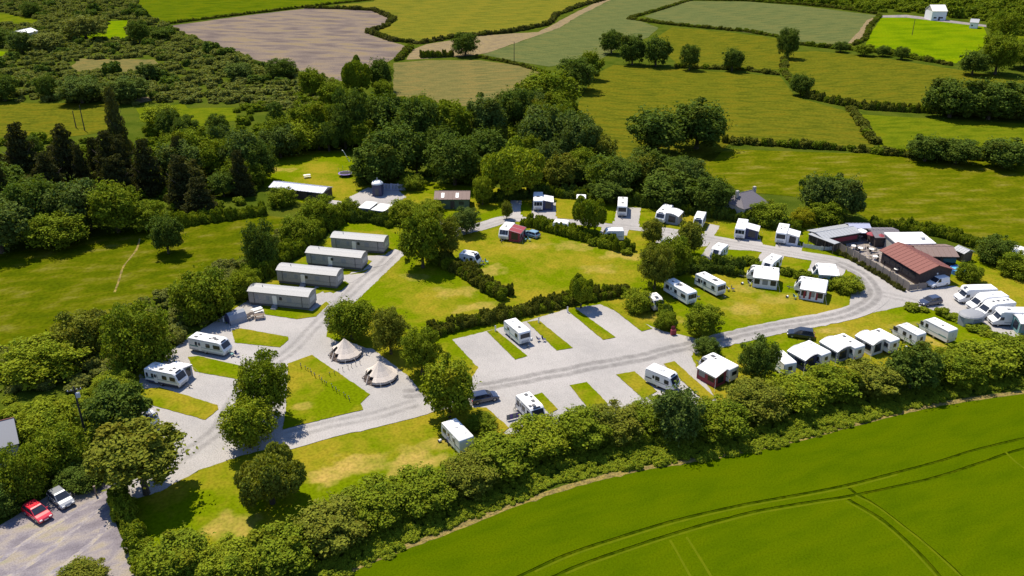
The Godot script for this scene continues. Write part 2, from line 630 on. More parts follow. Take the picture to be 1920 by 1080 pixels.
# a hedge: bushes grown together along a line
func hedge(label: String, line: PackedVector2Array, w: float, h: float, leaf: String, group := "", coarse := false):
	var root := thing("hedge", label, "hedge", Vector3(line[0].x, 0, line[0].y), 0.0, group)
	var sets := [[], [], []]
	var rows: int = max(1, int(round(w / 2.2)))
	var rw := w / rows
	for k in line.size() - 1:
		var a := line[k]
		var b := line[k + 1]
		var along := (b - a).normalized()
		var nrm := along.orthogonal()
		var n: int = max(1, int(a.distance_to(b) / (rw * 0.5)))
		for i in n:
			for q in rows:
				var p := a.lerp(b, (i + rng.randf_range(-0.3, 0.3)) / n) + nrm * ((q - (rows - 1) / 2.0) * rw + rng.randf_range(-0.15, 0.15) * rw) - line[0]
				var s := rng.randf_range(0.42, 0.85) * rw
				var hh := h * rng.randf_range(0.55, 1.2)
				var bs := Basis(Vector3.UP, rng.randf() * TAU) * Basis.from_scale(Vector3(s, hh, s))
				sets[rng.randi() % 3].append(Transform3D(bs, Vector3(p.x, 0, p.y)))
	for v in 3:
		if sets[v].size():
			copies("foliage", bushes[(v % 2 + 3) if coarse else v], sets[v], M[leaf] if v < 2 else M[{"leaf_hedge": "leaf_mid", "leaf_mid": "leaf_light", "leaf_dark": "leaf_mid", "leaf_light": "leaf_mid", "leaf_brown": "leaf_hedge"}[leaf]], root).set_meta("kind", "stuff")
	return root

var open_ground := []

func on_open_ground(p: Vector2) -> bool:
	for a in open_ground:
		if Geometry2D.is_point_in_polygon(p, a): return true
	return false

# growth that nobody could count, spread over a piece of ground
func thicket(called: String, label: String, category: String, area: PackedVector2Array, step: float, r0: float, r1: float, flat: float, leaf: String, keep := 1.0, coarse := true):
	var box2 := Rect2(area[0], Vector2.ZERO)
	for q in area:
		box2 = box2.expand(q)
	var sets := [[], []]
	var y := box2.position.y
	while y < box2.end.y:
		var x := box2.position.x
		while x < box2.end.x:
			var p := Vector2(x + rng.randf_range(-0.5, 0.5) * step, y + rng.randf_range(-0.5, 0.5) * step)
			if rng.randf() < keep and Geometry2D.is_point_in_polygon(p, area) and not on_open_ground(p):
				var s := lerpf(r0, r1, pow(rng.randf(), 2.0))
				var bs := Basis(Vector3.UP, rng.randf() * TAU) * Basis.from_scale(Vector3(s, s * flat * rng.randf_range(0.7, 1.3), s))
				sets[rng.randi() % 2].append(Transform3D(bs, Vector3(p.x, 0, p.y)))
			x += step
		y += step
	var root := Node3D.new()
	root.name = numbered(called)
	add_child(root)
	tag(root, label, category, "", "stuff")
	for v in 2:
		if sets[v].size():
			copies("foliage", bushes[v + (3 if coarse else 0)], sets[v], M[leaf], root)
	return root

# ------------------------------------------------------------------ ground

var ground_noise := FastNoiseLite.new()

func rough(poly: PackedVector2Array, step: float, amp: float) -> PackedVector2Array:
	ground_noise.frequency = 0.35 / max(step, 0.3)
	var out := PackedVector2Array()
	for i in poly.size():
		var a := poly[i]
		var b := poly[(i + 1) % poly.size()]
		var nrm := (b - a).orthogonal().normalized()
		var n: int = max(1, int(a.distance_to(b) / step))
		for k in n:
			var p := a.lerp(b, float(k) / n)
			out.append(p + nrm * ground_noise.get_noise_2d(p.x, p.y) * amp * 2.0 * (1.0 if k > 0 else 0.3))
	return out

# a level sheet of ground; uv1 = the broad map (turned and stretched), uv2 = the grain
func sheet(called: String, poly: PackedVector2Array, y: float, mat: Material, turn := 0.0, stretch := Vector2(40, 40), fine := 6.0, site_map := false, edge := 0.0) -> MeshInstance3D:
	var st := SurfaceTool.new()
	st.begin(Mesh.PRIMITIVE_TRIANGLES)
	var idx := Geometry2D.triangulate_polygon(poly)
	if idx.size() == 0:
		print("no triangles for ", called, " ", poly[0])
	var ca := cos(deg_to_rad(turn))
	var sa := sin(deg_to_rad(turn))
	var put := func(p: Vector2, yy: float):
		st.set_normal(Vector3.UP)
		if site_map:
			st.set_uv(Vector2((p.x - SX) / SW, (p.y - SZ) / SH))
		else:
			st.set_uv(Vector2((p.x * ca - p.y * sa) / stretch.x, (p.x * sa + p.y * ca) / stretch.y))
		st.set_uv2(p / fine)
		st.add_vertex(Vector3(p.x, yy, p.y))
	for i in range(0, idx.size(), 3):
		var a := poly[idx[i]]
		var b := poly[idx[i + 1]]
		var c := poly[idx[i + 2]]
		if (b - a).cross(c - a) < 0.0:
			var sw := b
			b = c
			c = sw
		put.call(a, y)
		put.call(b, y)
		put.call(c, y)
	if edge > 0.0:
		for i in poly.size():
			var a := poly[i]
			var b := poly[(i + 1) % poly.size()]
			put.call(a, y)
			put.call(b, y)
			put.call(b, y - edge)
			put.call(a, y)
			put.call(b, y - edge)
			put.call(a, y - edge)
	var o := piece(called, st.commit(), mat, self)
	o.set_meta("kind", "structure")
	if called == "meadow" or called == "bare_ground" or called == "yard": open_ground.append(poly)
	return o

func ribbon(line: PackedVector2Array, w: float) -> PackedVector2Array:
	var l := PackedVector2Array()
	var r := PackedVector2Array()
	for i in line.size():
		var d := (line[min(i + 1, line.size() - 1)] - line[max(i - 1, 0)]).normalized().orthogonal() * w / 2
		l.append(line[i] + d)
		r.append(line[i] - d)
	r.reverse()
	l.append_array(r)
	return l

func smooth(line: PackedVector2Array) -> PackedVector2Array:
	var c := Curve2D.new()
	for i in line.size():
		var t := (line[min(i + 1, line.size() - 1)] - line[max(i - 1, 0)]) / 6.0
		c.add_point(line[i], -t, t)
	c.bake_interval = 1.5
	return c.get_baked_points()

# ------------------------------------------------------------------ the land

func worn_spots() -> Array:
	return [
		[Vector2(-23.12, -91.67), 3.6, 2.6, 25.0, 0.95], [Vector2(-13.6, -93.63), 4.2, 2.2, 25.0, 0.8], [Vector2(-18.67, -93.98), 2.6, 1.8, 25.0, 0.5], [Vector2(-12.48, -96.88), 3.5, 1.4, 25.0, 0.45],
		[Vector2(-30.87, -106.97), 1.7, 1.1, 20.0, 0.8], [Vector2(-34.16, -80.97), 3.2, 2.4, 0.0, 0.6], [Vector2(-9.62, -97.87), 1.6, 1.2, 60.0, 0.5],
		[Vector2(-11.14, -146.19), 4.5, 2.2, 0.0, 0.5], [Vector2(-6.36, -140.07), 5.0, 1.6, 15.0, 0.6], [Vector2(-19.45, -153.01), 3.0, 1.8, 0.0, 0.35],
		[Vector2(22.86, -164.26), 3.8, 2.4, -10.0, 0.7], [Vector2(13.13, -168.92), 5.0, 2.5, -10.0, 0.5], [Vector2(-3.76, -156.88), 3.2, 2.4, 40.0, 0.6], [Vector2(17.17, -156.88), 3.5, 2.0, 0.0, 0.5], [Vector2(2.85, -168.92), 4.0, 2.0, 0.0, 0.35],
		[Vector2(41.81, -138.99), 3.0, 2.5, 0.0, 0.55], [Vector2(48.87, -143.42), 4.0, 2.0, 0.0, 0.4], [Vector2(27.03, -134.77), 3.0, 2.0, 0.0, 0.5], [Vector2(44.53, -148.09), 3.0, 2.0, 0.0, 0.45],
		[Vector2(55.09, -130.76), 3.0, 1.2, 0.0, 0.6], [Vector2(70.98, -126.93), 3.4, 1.2, -60.0, 0.75], [Vector2(69.34, -132.74), 3.0, 1.0, 10.0, 0.4], [Vector2(60.74, -129.78), 3.0, 1.2, 10.0, 0.4],
		[Vector2(-0.63, -191.06), 1.6, 2.5, 0.0, 0.5], [Vector2(-63.03, -223.36), 5.0, 2.0, 0.0, 0.6],
	]

func tyre_lanes() -> Array:
	var main := pv([-16.19,-110.2,-8.16,-111.25,-2.48,-112.94,4.2,-115.64,11.96,-118.1,20.92,-121.16,29.49,-125.08,37.42,-128.44,46.68,-132.14,57.33,-136.01,64.58,-140.07,69.09,-146.19,69.35,-154.28,66.59,-160.09])
	var west := pv([-24.26,-166.56,-28.39,-153.01,-31.83,-142.97,-34.59,-132.34,-37.02,-122.92,-40.34,-115.64,-41.58,-108.42,-41.9,-101.74,-43.45,-97.25,-46.4,-91.33,-49.52,-86.97])
	var back := pv([66.87,-160.91,60.13,-163.98,50.22,-168.92,39.99,-175.06,28.84,-179.58,12.26,-183.96,0,-184.65,-6.64,-180.57])
	return [[main, [-0.9, -0.6, 0.7, 1.0], 0.75], [west, [-0.8, 0.8], 0.5], [back, [-0.7, 0.7], 0.35],
		[pv([-31.53,-99.78,-26.03,-102.4,-20.21,-104.44,-14.32,-107.69]), [-0.8, 0.8], 0.5],
		[pv([68.91,-145.72,72.81,-143.42,77.3,-140.07]), [-0.8, 0.9], 0.35]]

func land():
	sheet("ground", pv([-2600, 400, 2600, 400, 2600, -3200, -2600, -3200]), 0.0, M.ground, 20.0, Vector2(70, 70), 9.0)
	# fields beyond the site, each a sheet of its own
	sheet("field", rough(pv([-318.37,-744.07,-114.17,-744.07,-96.64,-600.36,-118.41,-583.26,-139.38,-554.21,-169.06,-520.96,-190.95,-493.29,-227.73,-544.31]), 8, 0.5), 0.05, M.top_green, 10, Vector2(120, 60), 84)
	sheet("ploughed_field", rough(pv([-187.94,-483.37,-152.74,-530.07,-128.31,-556.73,-105.74,-551.7,-84.83,-544.31,-68.2,-505.71,-74.84,-457.49,-58.99,-430.91,-49.45,-415.71,-52.67,-386.83,-58.47,-364.88,-67.27,-338.94,-88.66,-359.18,-116.26,-386.83,-148.94,-429.34]), 8, 0.8), 0.05, M.earth, -14, Vector2(260, 110), 42)
	sheet("field", rough(pv([-114.61,-572.37,-91.79,-591.7,-96.61,-744.07,105.39,-744.07,57.27,-600.36,42.39,-567.07,25.99,-527.76,20.98,-497.37,0,-466.43,-29.96,-448.86,-44.72,-432.48,-60.01,-438.9,-72.64,-455.74,-68.68,-477.6,-64.85,-505.71,-77.32,-541.88,-90.37,-559.28]), 8, 0.4), 0.05, M.olive, -8, Vector2(120, 30), 72)
	sheet("field_margin", rough(pv([-46.69,-384.27,-46.56,-409.91,-41.39,-424.71,-16.4,-450.56,14.01,-462.81,25.48,-497.37,34.86,-527.76,71.3,-631.06,76.93,-631.06,39.29,-523.21,25.97,-477.6,13.71,-452.27,-12.24,-400.1,-23.95,-390.72]), 6, 0.6), 0.05, M.straw, -8, Vector2(60, 12), 54)
	sheet("field", rough(pv([-13.34,-396.03,13.71,-452.27,25.97,-477.6,39.29,-523.21,76.93,-631.06,158.09,-744.07,118.12,-600.36,68.98,-514.32,79.36,-477.6,68.96,-445.49,47.25,-407.06,38.91,-384.27,15.88,-368.37,0,-381.74]), 8, 0.5), 0.06, M.greygreen, -20, Vector2(120, 20), 60)
	sheet("field", rough(pv([-51.41,-376.78,-37.62,-383,-14.11,-383,5.67,-368.37,13.55,-353.64,5.01,-321.61,-11.27,-299.24,-29.4,-292.14,-44.18,-314.41]), 6, 0.6), 0.05, M.stubble, 5, Vector2(80, 16), 54)
	sheet("field", rough(pv([77.33,-520.96,117.04,-594.56,155.34,-591.7,183.93,-569.71,215.88,-525.48,188.22,-470.1,164.03,-426.24,139.22,-423.18,141.3,-440.53,113.73,-470.1,91.5,-489.28]), 8, 0.4), 0.05, M.greygreen, 15, Vector2(120, 18), 60)
	sheet("field_margin", rough(pv([164.06,-427.79,182.14,-462.81,202.46,-505.71,215.64,-523.21,187.42,-466.43,168.19,-426.24]), 4, 0.5), 0.07, M.straw, 60, Vector2(40, 8), 48)
	sheet("field", rough(pv([214.9,-516.52,231.67,-520.96,257.3,-481.43,235.45,-432.48,214.31,-402.86,192.11,-375.56,168.99,-418.67,188.86,-462.81]), 8, 0.4), 0.05, M.bright, 15, Vector2(160, 80), 72)
	sheet("farm_track", rough(pv([219.36,-525.48,234.51,-527.76,261.7,-487.29,257.78,-479.51,229.81,-516.52,214.28,-516.52]), 8, 0.3), 0.07, M.yard, 15, Vector2(60, 20), 54)
	sheet("field", rough(pv([67.08,-432.48,87.47,-479.51,112.08,-462.81,140.38,-435.67,124.84,-400.1,112.8,-361.44,98.66,-363.72,72.38,-367.2]), 8, 0.4), 0.05, M.meadow_a, 12, Vector2(90, 26), 54)
	sheet("field", rough(pv([128.09,-402.86,141.31,-405.65,162.84,-390.72,185.56,-362.58,202.91,-340.97,192.41,-321.61,162.44,-326.26,143.58,-296.05,125.82,-299.24,110.25,-309.2,114.14,-340.97,115.36,-362.58]), 8, 0.4), 0.05, M.meadow_a, 14, Vector2(90, 22), 54)
	sheet("field", rough(pv([243.38,-445.49,291.42,-462.81,250.61,-393.36,226.63,-402.86]), 8, 0.4), 0.05, M.meadow_b, 0, Vector2(60, 60), 54)
	sheet("field", rough(pv([23.82,-304.15,32.84,-349.33,43.48,-371.93,71.54,-362.58,108.17,-348.26,103.41,-310.92,115.69,-286.83,112.33,-267.2,106.73,-244.68,65.68,-250.42,56.98,-232.3,41.87,-222.41,25.99,-222.41,18.72,-243]), 8, 0.4), 0.05, M.meadow_a, -12, Vector2(80, 24), 48)
	sheet("field", rough(pv([117.04,-284.6,165.8,-272.56,186.65,-267.2,164.96,-232.3,147.39,-238.62,114.29,-240.24,108.83,-245.24]), 8, 0.4), 0.05, M.meadow_b, 10, Vector2(70, 30), 48)
	sheet("field", rough(pv([46.77,-217.73,54.84,-236.48,64.27,-243,112.72,-236.48,141.76,-228.25,158.8,-222.41,118.9,-158.2,108.3,-166.56,99.12,-178.27,82.74,-182.25,81.06,-191.06,71.31,-200.62,59.11,-204.67]), 8, 0.4), 0.05, M.meadow_c, 8, Vector2(150, 60), 40)
	sheet("meadow", rough(pv([-121.98,-153.01,-107.05,-164.26,-90.56,-175.06,-79.68,-180.57,-61.36,-188.52,-49.45,-185.69,-54.15,-166.56,-64.5,-148.09,-72.98,-136.85,-77.31,-127.87,-85.31,-124.17,-99.1,-118.1]), 6, 0.5), 0.05, M.meadow_d, 20, Vector2(110, 60), 34)
	sheet("meadow", rough(pv([-205.8,-304.15,-182.04,-302.5,-143.06,-300.05,-125.04,-263.94,-139.8,-254.59,-155.4,-253.39,-175.56,-254.59]), 6, 0.5), 0.05, M.meadow_a, 5, Vector2(60, 20), 48)
	sheet("meadow", rough(pv([-130.18,-293.69,-115.77,-300.05,-112.27,-293.69,-95.88,-294.48,-90.67,-276.7,-100.55,-268.52,-121.11,-275.31]), 5, 0.5), 0.05, M.meadow_b, 5, Vector2(40, 14), 48)
	sheet("meadow", rough(pv([-187.09,-364.88,-192.19,-386.83,-158.01,-384.27,-151.05,-371.93,-158.68,-356.95,-183.45,-358.06]), 5, 0.8), 0.05, M.stubble, 5, Vector2(40, 14), 48)
	sheet("meadow", rough(pv([-220.75,-442.17,-230.9,-459.25,-212.96,-462.81,-228.67,-501.51,-219.2,-505.71,-190.71,-435.67,-204.1,-442.17]), 5, 0.5), 0.05, M.bright, 5, Vector2(60, 40), 48)
	sheet("meadow", rough(pv([-328.63,-537.1,-308.02,-534.74,-278.38,-514.32,-255.32,-489.28,-269.5,-485.33,-303.38,-493.29]), 5, 0.5), 0.05, M.meadow_b, 5, Vector2(60, 40), 48)
	sheet("meadow", rough(pv([-252.87,-405.65,-237.99,-405.65,-225.19,-400.1,-218.6,-392.04,-228.48,-388.12,-242.02,-386.83]), 5, 0.5), 0.05, M.bright, 5, Vector2(60, 40), 48)
	sheet("bare_ground", rough(pv([-136.25,-304.15,-135.34,-310.06,-130.96,-311.79,-128.62,-306.66,-131.22,-302.5,-133.27,-300.05]), 2, 0.5), 0.06, M.straw, 5, Vector2(20, 20), 48)
	sheet("yard", rough(pv([-258.71,-448.86,-260.8,-466.43,-258.17,-470.1,-254.43,-462.81,-252.31,-452.27,-253.17,-440.53]), 4, 0.4), 0.06, M.yard, 5, Vector2(20, 20), 48)
	# the crop in front, standing 0.4 m high with the tractor lanes left open down to the soil
	sheet("footpath", rough(ribbon(smooth(pv([-81.35,-173.18,-79.53,-166.56,-78.69,-158.2,-76.56,-150.51,-75.47,-146.19])), 0.38), 1.0, 0.3), 0.06, M.margin, 0, Vector2(20, 20), 30)
	sheet("crop_soil", pv([-23.35,-70.22,-15.95,-75.46,-7.07,-80.69,2.02,-86.24,13.35,-91.22,24.5,-94.46,36.22,-97.75,49.14,-102.81,62.84,-107.69,78.38,-111.4,114.48,-118.1,89.65,-63.66,-21.87,-63.66]), 0.03, M.rough_grass, 20, Vector2(40, 40), 30)
	var field: Array = [rough(pv([-22.48,-70.22,-15.9,-75.12,-7.05,-80.31,2.01,-85.72,13.3,-90.77,24.41,-93.98,36.12,-97.37,49,-102.4,62.65,-107.26,78.13,-110.95,114.1,-117.6,89.65,-63.66,-21.05,-63.66]), 1.2, 0.22)]
	for lane in [
		pv([-16.78,-59.73,-8.94,-65.75,-3.48,-69.6,2.41,-73.52,6.98,-76.24,14.45,-79.57,20.83,-82.12,29.31,-84.8,36.54,-86.66,43.31,-88.57,50.53,-91.11,57.23,-93.52,63.53,-96.14,73.36,-99.39,98.34,-107.26,157.33,-126.93]),
		pv([-12.59,-59.73,-5.59,-65.75,0,-69.45,5.83,-73.19,8.97,-74.86,15.48,-77.83,20.44,-79.94,24.61,-81.55,30.3,-83.5,37.43,-85.21,42.65,-86.34,49.36,-88.25,55.79,-90.32,62.84,-93.28,72.04,-97,95.88,-103.76,152,-121.51]),
		pv([43.09,-88.35,43.65,-86.87,45.26,-84.7,47.05,-80.97,48.65,-77.3,50.38,-71.81,52.45,-59.73]),
		pv([42.14,-86.03,42.65,-85.21,43.88,-83.7,45.3,-81.45,46.78,-77.3,47.9,-72.21,49.3,-59.73])]:
		var cut := ribbon(smooth(lane), 0.42)
		var left := []
		for f in field:
			left.append_array(Geometry2D.clip_polygons(f, rough(cut, 0.7, 0.1)))
		field = left
	for f in field:
		if not Geometry2D.is_polygon_clockwise(f):
			sheet("crop_field", f, 0.09, M.crop, 24, Vector2(120, 36), 16, false, 0.07)
	# crop pressed flat and paled beside the wheel lanes
	for lane in [pv([2.58,-73.19,7.14,-75.89,14.59,-79.2,20.96,-81.74,29.41,-84.4,36.61,-86.24,43.36,-88.14,50.55,-90.66]), pv([5.99,-72.86,9.12,-74.52,15.62,-77.48,20.56,-79.57,24.73,-81.16,30.4,-83.1,37.5,-84.8,42.7,-85.93]), pv([43.5,-86.45,45.37,-84.3,47.15,-80.6,48.74,-76.94,50.42,-71.65]), pv([41.88,-85.31,43.51,-83.4,44.93,-81.16,46.42,-77.03,47.55,-71.97]), pv([20.68,-78.83,21.3,-76.5,22.31,-72.21]), pv([18.63,-78.29,19.07,-76.5,19.99,-72.21]), pv([67.29,-95.66,67.48,-93.28,69.05,-89.11])]:
		sheet("pressed_crop", rough(ribbon(smooth(lane), 0.3), 0.8, 0.08), 0.096, M.crop_pale, 24, Vector2(20, 20), 6)
	sheet("field_margin", rough(ribbon(smooth(pv([-19.08,-72.45,-15.88,-75.03,-7.04,-80.22,2.01,-85.62,13.29,-90.66,24.39,-93.87,36.05,-97.12,48.9,-102.14,62.59,-107.12,78.05,-110.8,94.57,-113.73])), 0.9), 0.7, 0.4), 0.102, M.margin, 24, Vector2(14, 6), 12)

func site():
	# mown grass of the whole park, then the stone over it, then grass islands set in the stone
	sheet("lawn", pv([-41.34,-91.33,-49.13,-85.21,-38.97,-71.41,-31.53,-72.21,-22.28,-76.42,-16.76,-80.97,-6.81,-87.5,0,-91.9,10.17,-95.41,25.04,-97.25,41.84,-104.03,54.77,-109.45,70.59,-115.64,82.01,-118.1,89.84,-119.79,109.36,-153.01,98.96,-163.7,80.22,-175.69,66.76,-185.69,49.34,-196.7,19.07,-208.02,-8.17,-208.02,-36.85,-217.73,-49.72,-241.89,-70.9,-239.7,-63.57,-208.87,-45.6,-191.06,-38.33,-178.92,-48.82,-146.9,-53.7,-130.76,-59.57,-116.45,-54.63,-103.08,-45.75,-95.41]), 0.02, M.lawn, 0, Vector2(1, 1), 22, true)
	var n := 0
	for p in [
		pv([-25.53,-167.74,-22.21,-165.41,-26.42,-151.01,-29.47,-140.73,-32.23,-132.74,-31.76,-128.44,-28.83,-126.37,-23.1,-124.17,-16.39,-115.64,-12.89,-109.45,-11.68,-106.55,-15.54,-104.44,-20.67,-102.4,-25.65,-100.42,-30.99,-97.5,-36.24,-95.17,-41.45,-91.67,-44.89,-87.29,-48.21,-85.41,-51.88,-87.71,-48.2,-90.55,-45.38,-95.41,-54.52,-105.14,-58.98,-116.45,-55.61,-126.93,-51.73,-136.43,-48.87,-143.42,-35.45,-141.17,-32.76,-148.09,-28.1,-158.2]),
		pv([-10.16,-127.49,-4.8,-130.36,2.36,-134.15,9.92,-138.99,16.23,-140.95,25.92,-130.76,31.14,-128.06,31.75,-126.56,29.42,-121.86,29.56,-118.1,30.83,-107.55,29.05,-105.84,10.67,-101.74,-0.75,-99.78,-4.72,-106.26,-7.14,-107.26,-12.5,-105.14,-12.95,-110.2,-6.65,-114.04,-5.38,-118.1]),
		pv([67.3,-153.01,70.7,-155.05,75.76,-148.09,85.42,-149.05,88.76,-143.42,94.16,-133.54,89.37,-125.08,81.32,-132.34,76.33,-138.99,71.43,-140.07,62.26,-136.43,60.35,-136.43]),
		pv([-0.99,-186.74,-0.26,-198.25,2.35,-198.25,1.85,-185.69]), pv([4.33,-185.69,5.26,-199.82,10.65,-196.7,10.07,-184.3]), pv([22.94,-180.57,25.24,-193.66,30.9,-192.91,28.15,-178.92]), pv([14.69,-183.62,16.21,-198.25,19.02,-197.47,17.52,-182.25]),
		pv([39.72,-168.92,45.02,-182.25,47.16,-180.91,41.78,-168.92]), pv([45.82,-167.15,48.87,-173.8,54.03,-172.56,53.99,-165.98]), pv([54.08,-164.26,57.69,-171.94,62.21,-168.92,59.87,-163.13]),
		pv([9.19,-180.91,9.95,-187.1,14.22,-185.69,13.5,-180.24]), pv([19.47,-175.69,20.69,-182.25,26.52,-180.24,25.4,-175.06]), pv([30.91,-171.03,33.13,-176.33,37.05,-175.06,34.57,-169.52]), pv([38.53,-161.74,43.58,-172.56,47.45,-170.72,42.43,-161.46]), pv([50.06,-160.36,53.56,-167.74,57.65,-165.41,54.41,-158.74]), pv([59.33,-156.09,62.64,-163.13,68.87,-160.36,65.2,-153.01]),
		pv([-40.28,-200.62,-36.78,-208.02,-29.09,-206.33,-26.15,-200.62,-29.02,-195.17,-32.77,-189.96,-39.72,-195.17]), pv([-41.69,-197.47,-47.38,-199.82,-46.9,-197.47,-41,-193.66]),
		pv([-38.03,-147.85,-31.12,-150.51,-28.7,-155.05,-37.86,-153.01]), pv([-32.29,-154.28,-26.05,-159.01,-24.53,-164.26,-30.02,-163.7]), pv([-40.55,-139.85,-32.65,-136.85,-30.92,-143.42,-35.6,-146.9]),
	]:
		n += 1
		sheet("gravel_pitch" if n > 2 else "gravel_road", rough(p, 0.5, 0.13), 0.03 + 0.002 * n, M.gravel, 0, Vector2(1, 1), 14, true)
	for q in [[pv([29.36,-124.35,37.33,-128.06,46.62,-131.94,57.26,-135.8,63.39,-138.99,68.67,-144.33,70.55,-150.51,69.7,-156.09,66.87,-160.91,60.22,-164.26,50.3,-169.22,43.12,-173.18,28.89,-179.91,12.28,-184.3,0,-185.69,-6.65,-180.91,-14.16,-175.69]), 4.3], [pv([-6.65,-180.91,-11.94,-178.27,-19.62,-183.96,-24.06,-191.06]), 3.6], [pv([-32.44,-97.37,-25.75,-100.95,-20.04,-103.35,-13.41,-106.55,-8.86,-109.45,-3.27,-111.71]), 4.0]]:
		n += 1
		sheet("gravel_road", rough(ribbon(smooth(q[0]), q[1]), 0.6, 0.22), 0.03 + 0.002 * n, M.gravel, 0, Vector2(1, 1), 14, true)
	n = 0
	for p in [
		pv([-46.6,-141.62,-36.18,-138.13,-34.44,-142.06,-33.77,-141.17,-35.07,-136.01,-38.37,-134.98,-44.46,-136.85]), pv([-48.6,-130.76,-47.44,-131.54,-38.33,-128.44,-37.97,-127.3,-38.79,-124.72,-46.85,-126.37]), pv([-53.11,-121.51,-51.48,-121.86,-42.98,-118.44,-41.78,-114.2,-50.44,-116.94]), pv([-57.56,-111.4,-54.17,-112.17,-43.78,-107.26,-43.26,-106.12,-44.33,-103.35,-56.37,-108.42]),
		pv([-38.33,-150.27,-32.46,-151.01,-31.52,-149.78,-32.54,-146.9,-35.57,-145.72]), pv([-33.25,-159.82,-29.94,-161.74,-28.72,-160.91,-29.93,-156.09,-32.96,-155.05]), pv([-28.74,-167.15,-25.49,-170.12,-24.43,-168.03,-26.25,-165.41]),
		pv([-36.2,-119.45,-32.91,-122.21,-21.54,-110.2,-22.59,-107.69,-21.92,-105.98,-28.44,-102.94,-32.57,-100.95,-33.28,-105.84]),
		pv([-4.34,-130.36,-2.97,-131.15,2.54,-121.86,0.52,-120.65]), pv([2.64,-133.95,4.74,-134.56,10.15,-124.54,7.44,-123.63]), pv([9.91,-138.77,11.32,-139.64,17.69,-128.25,15.5,-127.3]), pv([17.58,-140.73,19.4,-141.17,24.44,-131.35,22.44,-130.36]),
		pv([8.9,-112.79,11.61,-113.73,14.3,-107.55,12.81,-105.14,11.59,-105.56]), pv([16.42,-115.96,19.5,-116.94,22.14,-110.95,19.75,-109.01]), pv([24.45,-119.28,26.32,-120.13,30.57,-109.3,29.09,-107.55]), pv([-5.29,-106.55,-3.79,-106.55,-0.38,-101.34,-1.65,-99.78]), pv([3.23,-109.9,4.55,-110.65,6.76,-106.12,5.46,-105]),
		pv([2.87,-197.47,4.95,-197.47,4.46,-186.39,2.36,-186.74]), pv([11.04,-196.7,15.58,-196.7,14.54,-184.99,10.51,-185.69]), pv([19.15,-195.93,24.6,-193.66,22.88,-182.25,17.88,-183.62]), pv([31.21,-191.43,34.79,-189.96,32.11,-178.92,28.69,-180.24]),
	]:
		n += 1
		sheet("grass_island", rough(p, 0.5, 0.07), 0.09 + 0.002 * n, M.lawn, 0, Vector2(1, 1), 22, true, 0.04)
	# the yard by the road in the lower left corner
	sheet("car_park", rough(pv([-63.14,-78.65,-59.75,-84.4,-57.31,-89.11,-53.26,-89.33,-50.27,-88.79,-48.38,-86.66,-50.27,-85.21,-46.79,-79.57,-41.53,-72.21,-38.16,-63.66,-66.69,-63.66]), 1.2, 0.15), 0.09, M.yard, 28, Vector2(60, 30), 14)
	for q in [pv([-59.22,-73.85,-56.82,-78.65,-54.26,-82.61,-51.56,-86.97]), pv([-57.43,-70.62,-54.42,-75.12,-52.21,-80.97,-50.1,-85.93]), pv([-54.06,-68.69,-50.96,-74.27,-49.02,-79.57,-48.99,-84.4])]:
		sheet("tyre_track", rough(ribbon(smooth(q), 0.7), 0.6, 0.3), 0.094, M.yard_pale, 28, Vector2(30, 20), 14)
	sheet("patio", pv([72.37,-173.49,79.31,-178.92,81.81,-172.56,79.99,-158.2,80.4,-150.51,76.58,-148.09,70.16,-160.91]), 0.16, M.paving, 30, Vector2(9, 9), 12)

